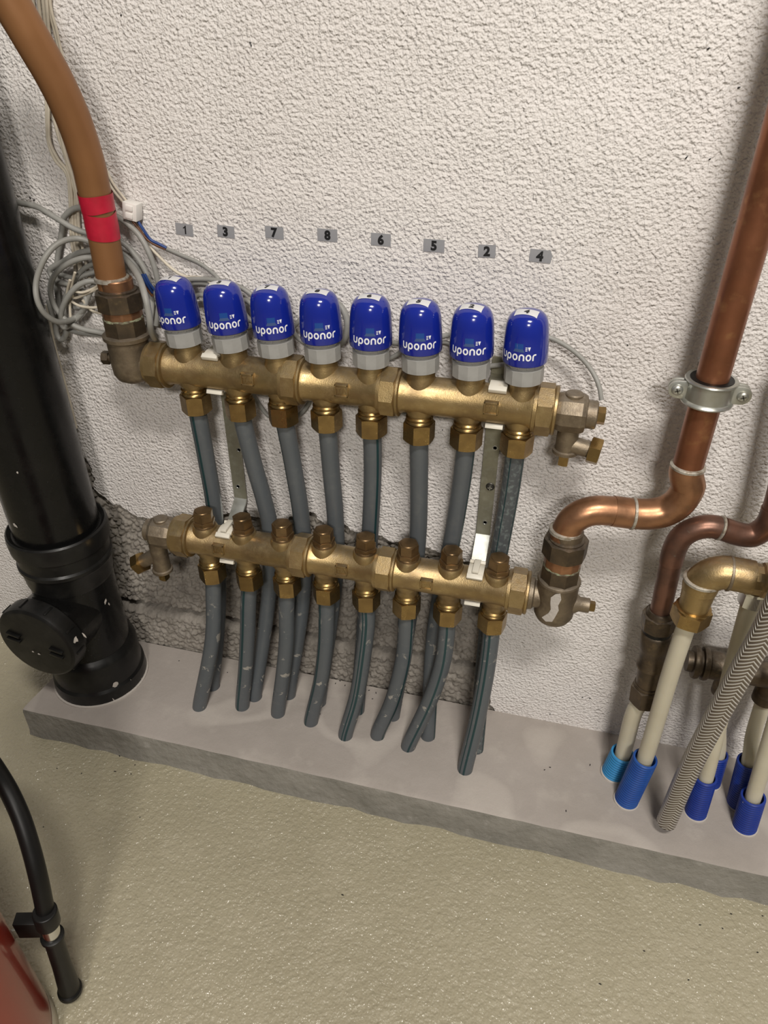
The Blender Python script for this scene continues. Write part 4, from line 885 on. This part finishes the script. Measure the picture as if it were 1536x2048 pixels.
# chips on the access cap
for (u, v, hw, hh, ro) in ((152, 1280, 0.0030, 0.0080, 0.5), (168, 1270, 0.0020, 0.0055, -0.5), (66, 1303, 0.0020, 0.0018, 0.0), (78, 1308, 0.0026, 0.0016, 0.3)):
    yc = SY-0.0918; q = at(u, v, yc); rr = random.Random(u); n = 9; vs = [(q[0], yc-0.0012, q[2])]
    for k in range(n):
        a = 2*PI*k/n; e = rr.uniform(0.5, 1.1); x_ = hw*e*math.cos(a); z_ = hh*e*math.sin(a); vs.append((q[0]+x_*math.cos(ro)+z_*math.sin(ro), yc-0.0002, q[2]-x_*math.sin(ro)+z_*math.cos(ro)))
    m = MB(); m.add(vs, [(0, 1+k, 1+(k+1) % n) for k in range(n)]); m.build('plaster_chip', smear, acap)

# ------------------------------------------------------------------ fire extinguisher
EXC, EYC, ER = -0.0845, -0.5315, 0.080
ex = thing('fire_extinguisher', 'red fire extinguisher cylinder with black hose, cut by the lower left corner', 'extinguisher', (EXC, EYC, ZF))
m = MB(); m.lathe(V(EXC, EYC, ZF), EZ, [(0.070, 0.010), (0.0765, 0.016), (0.0795, 0.026), (ER, 0.040), (ER, 0.36), (0.0785, 0.385), (0.070, 0.415), (0.052, 0.440), (0.030, 0.452), (0.020, 0.458)], 64); m.build('cylinder', redm, ex, ang=60)
m = MB(); m.lathe(V(EXC, EYC, ZF), EZ, [(0.0790, 0.0), (0.0805, 0.002), (0.0808, 0.020), (0.0796, 0.026), (0.0770, 0.020), (0.0760, 0.0)], 64, caps=(False, False)); m.build('foot_ring', creamm, ex)
m = MB(); m.cyl(V(EXC, EYC, ZF), EZ, 0.018, 0.455, 0.485, 24); m.box((EXC, EYC, ZF+0.492), (0.013, 0.016, 0.012)); m.build('valve_head', rubber, ex, bevel=0.001)
t1 = nrm(V(-0.25, -0.95, -0.20)); t2 = nrm(V(-0.25, -0.95, 0.28)); sd = nrm(np.cross(t1, EZ))
m = MB(); m.box(V(EXC, EYC, ZF+0.494)+t1*0.045, (0.0075, 0.045, 0.0028), (sd, t1, np.cross(sd, t1))); m.build('carry_handle', rubber, ex, bevel=0.001)
m = MB(); m.box(V(EXC, EYC, ZF+0.505)+t2*0.045, (0.0075, 0.048, 0.0024), (sd, t2, np.cross(sd, t2))); m.build('squeeze_lever', redm, ex, bevel=0.001)
tip = atz(141, 1983, ZF+0.014); tip = tip
hq = [at(*p, Y) for p, Y in (((94, 1838), -0.4475), ((78, 1760), -0.436), ((60, 1690), -0.422), ((38, 1625), -0.408), ((5, 1560), -0.395), ((-40, 1500), -0.39), ((-110, 1450), -0.40))]
top_ = V(EXC, EYC+0.03, ZF+0.49)
path = spline([hq[0]]+hq[1:]+[V(-0.16, -0.45, -0.12), top_], 10)
m = MB(); m.tube(path, 0.0083, 22); m.build('hose', rubber, ex, ang=60)
d0 = nrm(tip-hq[0]); Ln = float(np.linalg.norm(tip-hq[0]))
m = MB(); m.cyl(hq[0], d0, 0.0112, -0.014, 0.008, 28, b=0.001); m.box(hq[0]+d0*0.004+V(-0.017, -0.006, -0.004), (0.0105, 0.006, 0.0125), (nrm(V(0.9, 0.3, -0.1)), nrm(V(-0.3, 0.9, 0)), EZ)); m.build('hose_clip', rubber, ex, bevel=0.0006)
m = MB(); m.lathe(hq[0], d0, [(0.0084, 0.006), (0.0084, 0.032)], 26); m.build('ferrule', chrome, ex)
m = MB(); m.lathe(hq[0], d0, [(0.0090, 0.028), (0.0110, 0.029), (0.0110, 0.033), (0.0088, 0.035), (0.0090, Ln*0.6), (0.0105, Ln-0.008), (0.0122, Ln-0.006), (0.0122, Ln-0.001), (0.0105, Ln)], 28); m.build('nozzle', rubber, ex)
m = MB()
for k in range(14):
    t0 = PI*0.18+k*0.02
pt = hq[0]+V(-0.030, -0.016, -0.012); m.box(pt, (0.016, 0.0012, 0.007), (nrm(V(0.72, 0.62, -0.25)), nrm(V(-0.62, 0.72, 0)), EZ)); m.build('clip_band', steel, ex, bevel=0.0004)

# ------------------------------------------------------------------ cables and wires
def cable(label, pts, r, m_, name='cable', cat='cable', group='cables on the wall', n=8, closed=False):
    path = spline([at(*p[:2], p[2]) for p in pts], n); q = MB(); q.tube(path, r, 10); o = q.build(name, m_, None, loc=path[0], ang=60)
    return tag(o, label, cat, group)
def seq(px, Y): return [(u, v, Y+0.004*math.sin(k*1.7)) for k, (u, v) in enumerate(px)]
RC = 0.0030
cable('grey cable coming from behind the black pipe into the big coil', [(20, 402, -0.012), (40, 406, -0.014), (75, 414, -0.016), (112, 436, -0.018), (150, 458, -0.018), (190, 470, -0.014), (230, 478, -0.012), (262, 500, -0.010), (292, 545, -0.010), (303, 600, -0.014), (300, 640, -0.020), (285, 668, -0.024), (240, 670, -0.018), (195, 664, -0.022), (150, 652, -0.026), (115, 622, -0.026), (101, 585, -0.026), (108, 552, -0.026), (135, 528, -0.026), (175, 515, -0.022), (215, 522, -0.014)], RC, cableg)
cable('grey cable forming the widest outer loop of the coil', [(215, 505, -0.010), (188, 487, -0.020), (155, 477, -0.026), (118, 486, -0.042), (90, 515, -0.056), (73, 560, -0.062), (74, 598, -0.068), (90, 628, -0.064), (118, 644, -0.050), (150, 636, -0.022), (170, 612, -0.020), (168, 585, -0.016), (140, 570, -0.014), (112, 560, -0.012), (100, 540, -0.012), (125, 524, -0.013), (160, 505, -0.013), (200, 500, -0.011)], RC, cableg)
cable('grey cable loop reaching highest beside the red tape', [(170, 414, -0.010), (147, 418, -0.010), (128, 436, -0.010), (123, 468, -0.008), (116, 510, -0.008), (112, 560, -0.008), (118, 620, -0.008), (112, 660, -0.012), (122, 680, -0.014), (133, 660, -0.012), (128, 610, -0.010), (150, 560, -0.010), (200, 540, -0.010)], RC, cableg)
cable('grey cable arching right of the taped pipe down to the first actuator', [(220, 426, -0.008), (248, 442, -0.010), (278, 470, -0.012), (300, 510, -0.014), (314, 555, -0.014), (318, 600, -0.012), (312, 650, -0.012)], RC, cableg)
cable('thick grey cable looping down in front of the first actuator joint', [(228, 508, -0.010), (252, 520, -0.018), (276, 552, -0.050), (291, 595, -0.070), (299, 636, -0.073), (302, 660, -0.066), (309, 676, -0.048), (316, 690, -0.030)], 0.0034, cableg)
cable('grey cable making the small inner loop of the coil', [(215, 575, -0.012), (185, 562, -0.020), (155, 572, -0.026), (132, 600, -0.028), (122, 630, -0.028), (128, 655, -0.026), (150, 640, -0.022), (168, 620, -0.018), (178, 590, -0.016), (200, 555, -0.012), (232, 545, -0.010), (262, 560, -0.008)], RC, cableg)
cable('grey cable sweeping under the coil toward the bronze valve', [(96, 600, -0.010), (108, 635, -0.012), (140, 660, -0.014), (180, 668, -0.014), (215, 668, -0.012)], 0.0027, cableg)
cable('grey cable ring tight around the middle of the coil', [(205, 520, -0.010), (165, 540, -0.012), (140, 580, -0.014), (148, 615, -0.014), (175, 600, -0.012), (150, 560, -0.010), (118, 545, -0.010), (150, 515, -0.009), (205, 505, -0.008)], 0.0026, cableg)
cable('grey cable pair behind the taped pipe running to the right', [(235, 500, -0.008), (262, 520, -0.008), (290, 560, -0.008), (305, 600, -0.008), (330, 620, -0.008)], 0.0026, cableg)
# cream wires from above
for k, (pts) in enumerate([
    [(62, -60), (66, 0), (74, 50), (85, 120), (92, 190), (94, 245), (97, 285), (110, 320), (134, 350), (140, 400), (142, 470), (150, 540), (140, 590)],
    [(74, -60), (77, 0), (84, 60), (92, 130), (97, 200), (97, 245), (100, 285), (116, 318), (136, 346), (144, 400), (147, 470), (160, 545), (170, 600)],
    [(82, -60), (86, 0), (92, 60), (100, 140), (106, 220), (116, 270), (128, 305), (140, 350), (150, 385), (152, 450), (162, 540)],
    [(90, -60), (93, 0), (98, 60), (110, 150), (118, 230), (124, 280), (132, 312), (146, 356), (154, 395), (160, 470), (180, 560)]]):
    cable(('outermost cream wire bowing left beside the copper pipe', 'second cream wire bowing left beside the copper pipe', 'cream wire close to the left side of the copper pipe', 'cream wire hugging the copper pipe edge')[k], [(u, v, -0.004-0.0015*(k % 2)) for u, v in pts], 0.0017, cablew, 'wire', 'wire', 'cream wires from above')
cable('upper cream wire running down the right side of the copper pipe to the connector', [(100, -60, -0.004), (101, 10, -0.004), (113, 60, -0.004), (122, 100, -0.004), (140, 160, -0.004), (170, 240, -0.004), (200, 310, -0.004), (225, 365, -0.005), (255, 405, -0.008)], 0.0014, cablew, 'wire', 'wire', 'cream wires from above')
cable('lower cream wire running down the right side of the copper pipe to the connector', [(96, -60, -0.003), (98, 10, -0.003), (108, 60, -0.003), (120, 105, -0.003), (136, 165, -0.003), (166, 245, -0.003), (196, 315, -0.004), (220, 370, -0.005), (248, 407, -0.008)], 0.0014, cablew, 'wire', 'wire', 'cream wires from above')
cable('cream wire passing under the white connector down behind the second actuator', [(222, 420, -0.004), (248, 440, -0.004), (285, 478, -0.004), (315, 510, -0.005), (345, 538, -0.006), (372, 553, -0.007), (410, 558, -0.010), (450, 590, -0.012)], 0.0016, cablew, 'wire', 'wire', 'cream wires in the coil')
for k, pts in enumerate([[(205, 560), (190, 575), (165, 585), (145, 582), (150, 596), (185, 582), (210, 572)], [(140, 560), (135, 590), (155, 610), (190, 615), (215, 605)], [(150, 545), (142, 580), (140, 620), (145, 650), (158, 660)], [(165, 600), (185, 622), (215, 628)]]):
    cable(('cream wire crossing the coil at its middle', 'cream wire curling through the lower coil', 'cream wire hanging down the left of the coil', 'short cream wire under the coil beside the valve')[k], seq(pts, -0.022), 0.0015, cablew, 'wire', 'wire', 'cream wires in the coil')
cable('white cable running down beside the black drain pipe', [(95, 610, -0.006), (106, 680, -0.006), (122, 740, -0.006), (138, 800, -0.006), (152, 856, -0.006)], 0.0022, cablew, 'wire', 'wire', 'cream wires in the coil')
# connector block
cc = at(265, 421, -0.009); X = nrm(V(1, 0, -0.18)); Z = nrm(V(0.18, 0, 1))
tb = thing('wire_connector', 'small white plastic wire connector block on the wall beside the red tape', 'connector', (cc[0], -0.002, cc[2]))
m = MB(); m.box(cc, (0.0078, 0.0065, 0.0085), (X, EY, Z)); m.build('housing', whitep, tb, bevel=0.0008)
for s in (-1, 1):
    m = MB(); m.box(cc+V(0, -0.0068, 0)+Z*(s*0.0038), (0.0040, 0.0012, 0.0026), (X, EY, Z)); m.build('lever', whitep, tb, bevel=0.0005)
cable('blue wire leaving the white connector', [(272, 437, -0.009), (284, 455, -0.009), (300, 478, -0.008), (318, 488, -0.007), (333, 496, -0.006)], 0.0015, wireblue, 'wire', 'wire', 'coloured wires')
cable('brown wire leaving the white connector', [(264, 440, -0.009), (276, 456, -0.009), (294, 478, -0.008), (314, 491, -0.007), (332, 498, -0.006)], 0.0015, wirebrown, 'wire', 'wire', 'coloured wires')
cable('blue wire stub in front of the coil beside the first actuator', [(284, 548, -0.024), (292, 565, -0.024), (305, 585, -0.020)], 0.0017, wireblue, 'wire', 'wire', 'coloured wires')
cable('second blue wire stub beside the first actuator', [(289, 548, -0.022), (298, 566, -0.022), (309, 580, -0.020)], 0.0017, wireblue, 'wire', 'wire', 'coloured wires')
cable('brown wire stub beside the first actuator', [(284, 556, -0.022), (293, 575, -0.022), (305, 592, -0.020)], 0.0015, wirebrown, 'wire', 'wire', 'coloured wires')
cable('grey cable from the blue and brown wires down behind the second actuator', [(330, 496, -0.0045), (362, 510, -0.0045), (398, 526, -0.0045), (424, 545, -0.006), (438, 562, -0.010), (445, 600, -0.016)], 0.0021, cableg)
cable('grey cable passing behind the first three actuators', [(345, 580, -0.010), (365, 562, -0.010), (402, 558, -0.010), (445, 563, -0.010), (485, 577, -0.010), (512, 600, -0.010), (530, 640, -0.012), (545, 690, -0.014)], 0.0027, cableg)
cable('second grey cable behind the first two actuators', [(330, 600, -0.008), (372, 575, -0.008), (395, 566, -0.008), (425, 572, -0.008), (455, 600, -0.010)], 0.0025, cableg)
cable('grey cable low between the first and second actuators', [(370, 690, -0.012), (390, 670, -0.014), (398, 640, -0.014), (388, 605, -0.012), (400, 590, -0.010), (440, 600, -0.010)], 0.0027, cableg)
cable('grey cable loop between the second and third actuators', [(470, 640, -0.010), (492, 655, -0.010), (512, 645, -0.012), (508, 615, -0.012), (490, 600, -0.010), (482, 612, -0.010), (500, 640, -0.010), (530, 650, -0.010)], 0.0027, cableg)
cable('grey cable rising between the third and fourth actuators', [(560, 690, -0.010), (582, 660, -0.010), (600, 640, -0.010), (620, 620, -0.010)], 0.0027, cableg)
cable('second grey cable between the third and fourth actuators', [(550, 640, -0.010), (580, 655, -0.010), (600, 680, -0.010), (640, 700, -0.010)], 0.0025, cableg)
cable('thick grey cable loop right of the fourth actuator', [(655, 600, -0.014), (680, 612, -0.018), (694, 640, -0.020), (692, 672, -0.020), (672, 695, -0.014), (650, 700, -0.012)], 0.0036, cableg)
cable('grey cable between the fifth and sixth actuators', [(730, 690, -0.012), (770, 686, -0.012), (805, 688, -0.012), (845, 700, -0.012)], 0.0027, cableg)
cable('lower grey cable between the fifth and sixth actuators', [(740, 735, -0.014), (775, 720, -0.014), (800, 706, -0.014), (830, 690, -0.012)], 0.0025, cableg)
cable('upper grey cable between the sixth and seventh actuators', [(850, 690, -0.012), (882, 674, -0.012), (905, 668, -0.012), (950, 650, -0.012)], 0.0027, cableg)
cable('lower grey cable between the sixth and seventh actuators', [(850, 690, -0.008), (885, 684, -0.008), (905, 692, -0.008), (940, 720, -0.010)], 0.0022, cableg)
cable('grey cable between the seventh and eighth actuators', [(940, 745, -0.012), (978, 733, -0.012), (1010, 729, -0.012), (1050, 720, -0.012)], 0.0026, cableg)
cable('thin grey cable curving from the rightmost actuator to the drain valve', [(1070, 672, -0.020), (1095, 674, -0.020), (1128, 689, -0.020), (1160, 713, -0.022), (1184, 742, -0.026), (1198, 772, -0.032), (1203, 800, -0.036)], 0.0023, cableg)
cable('grey cable drooping below the upper manifold near the third outlet', [(490, 745, -0.012), (503, 780, -0.010), (520, 812, -0.008), (545, 836, -0.008), (590, 835, -0.008), (618, 805, -0.010), (625, 770, -0.012)], 0.0024, cableg)
cable('dark grey cable end below the upper manifold near the sixth outlet', [(785, 800, -0.012), (800, 818, -0.012), (815, 828, -0.012), (825, 810, -0.012)], 0.0024, cableg)

# ------------------------------------------------------------------ dark specks of dirt
sk = MB(); rs = random.Random(11)
spots = [(u, v, ZP) for u, v in ((671, 1367), (680, 1362), (690, 1371), (738, 1381), (752, 1386), (745, 1398), (802, 1410), (795, 1417), (783, 1424), (640, 1428), (358, 1322), (455, 1345), (1089, 1540), (1100, 1535), (1180, 1530), (1132, 1622), (430, 1300))]
spots += [(u, v, ZF) for u, v in ((163, 1547), (230, 1543), (239, 1512), (270, 1530), (280, 1635), (114, 1537), (262, 1548), (685, 1790), (1525, 1832), (1462, 1828), (1288, 1902), (1400, 1850), (1445, 1857), (1515, 1905), (1200, 1968), (1377, 1960), (87, 1654))]
for u, v, z in spots:
    q = atz(u, v, z); a = rs.uniform(0, PI); L_ = rs.uniform(0.0009, 0.0021); X_ = V(math.cos(a), math.sin(a), 0); Y_ = V(-math.sin(a), math.cos(a), 0)
    sk.lathe(q-X_*L_+V(0, 0, 0.0003), X_, [(0.0001, 0), (0.0006, L_*0.5), (0.0007, L_*1.2), (0.0001, L_*2)], 6)
wk = MB()
for u, v in ((500, 85), (502, 90), (1417, 97), (1478, 175), (242, 30), (101, 240), (194, 281), (1373, 315), (1420, 318), (60, 395), (68, 400), (1235, 545), (1255, 690), (1388, 760), (1165, 1395), (1180, 1397), (1100, 1428), (700, 900), (560, 905), (885, 860)):
    q = at(u, v, -0.0008); a = rs.uniform(0, PI); L_ = rs.uniform(0.0007, 0.0016); X_ = V(math.cos(a), 0, math.sin(a)); wk.lathe(q-X_*L_, X_, [(0.0001, 0), (0.0006, L_*0.5), (0.0006, L_*1.3), (0.0001, L_*2)], 6)
tag(sk.build('dirt_specks', ink), 'tiny dark specks of dirt scattered on the plinth and floor', 'dirt', kind='stuff')
tag(wk.build('dirt_specks', ink), 'tiny dark specks stuck on the white wall', 'dirt', kind='stuff')
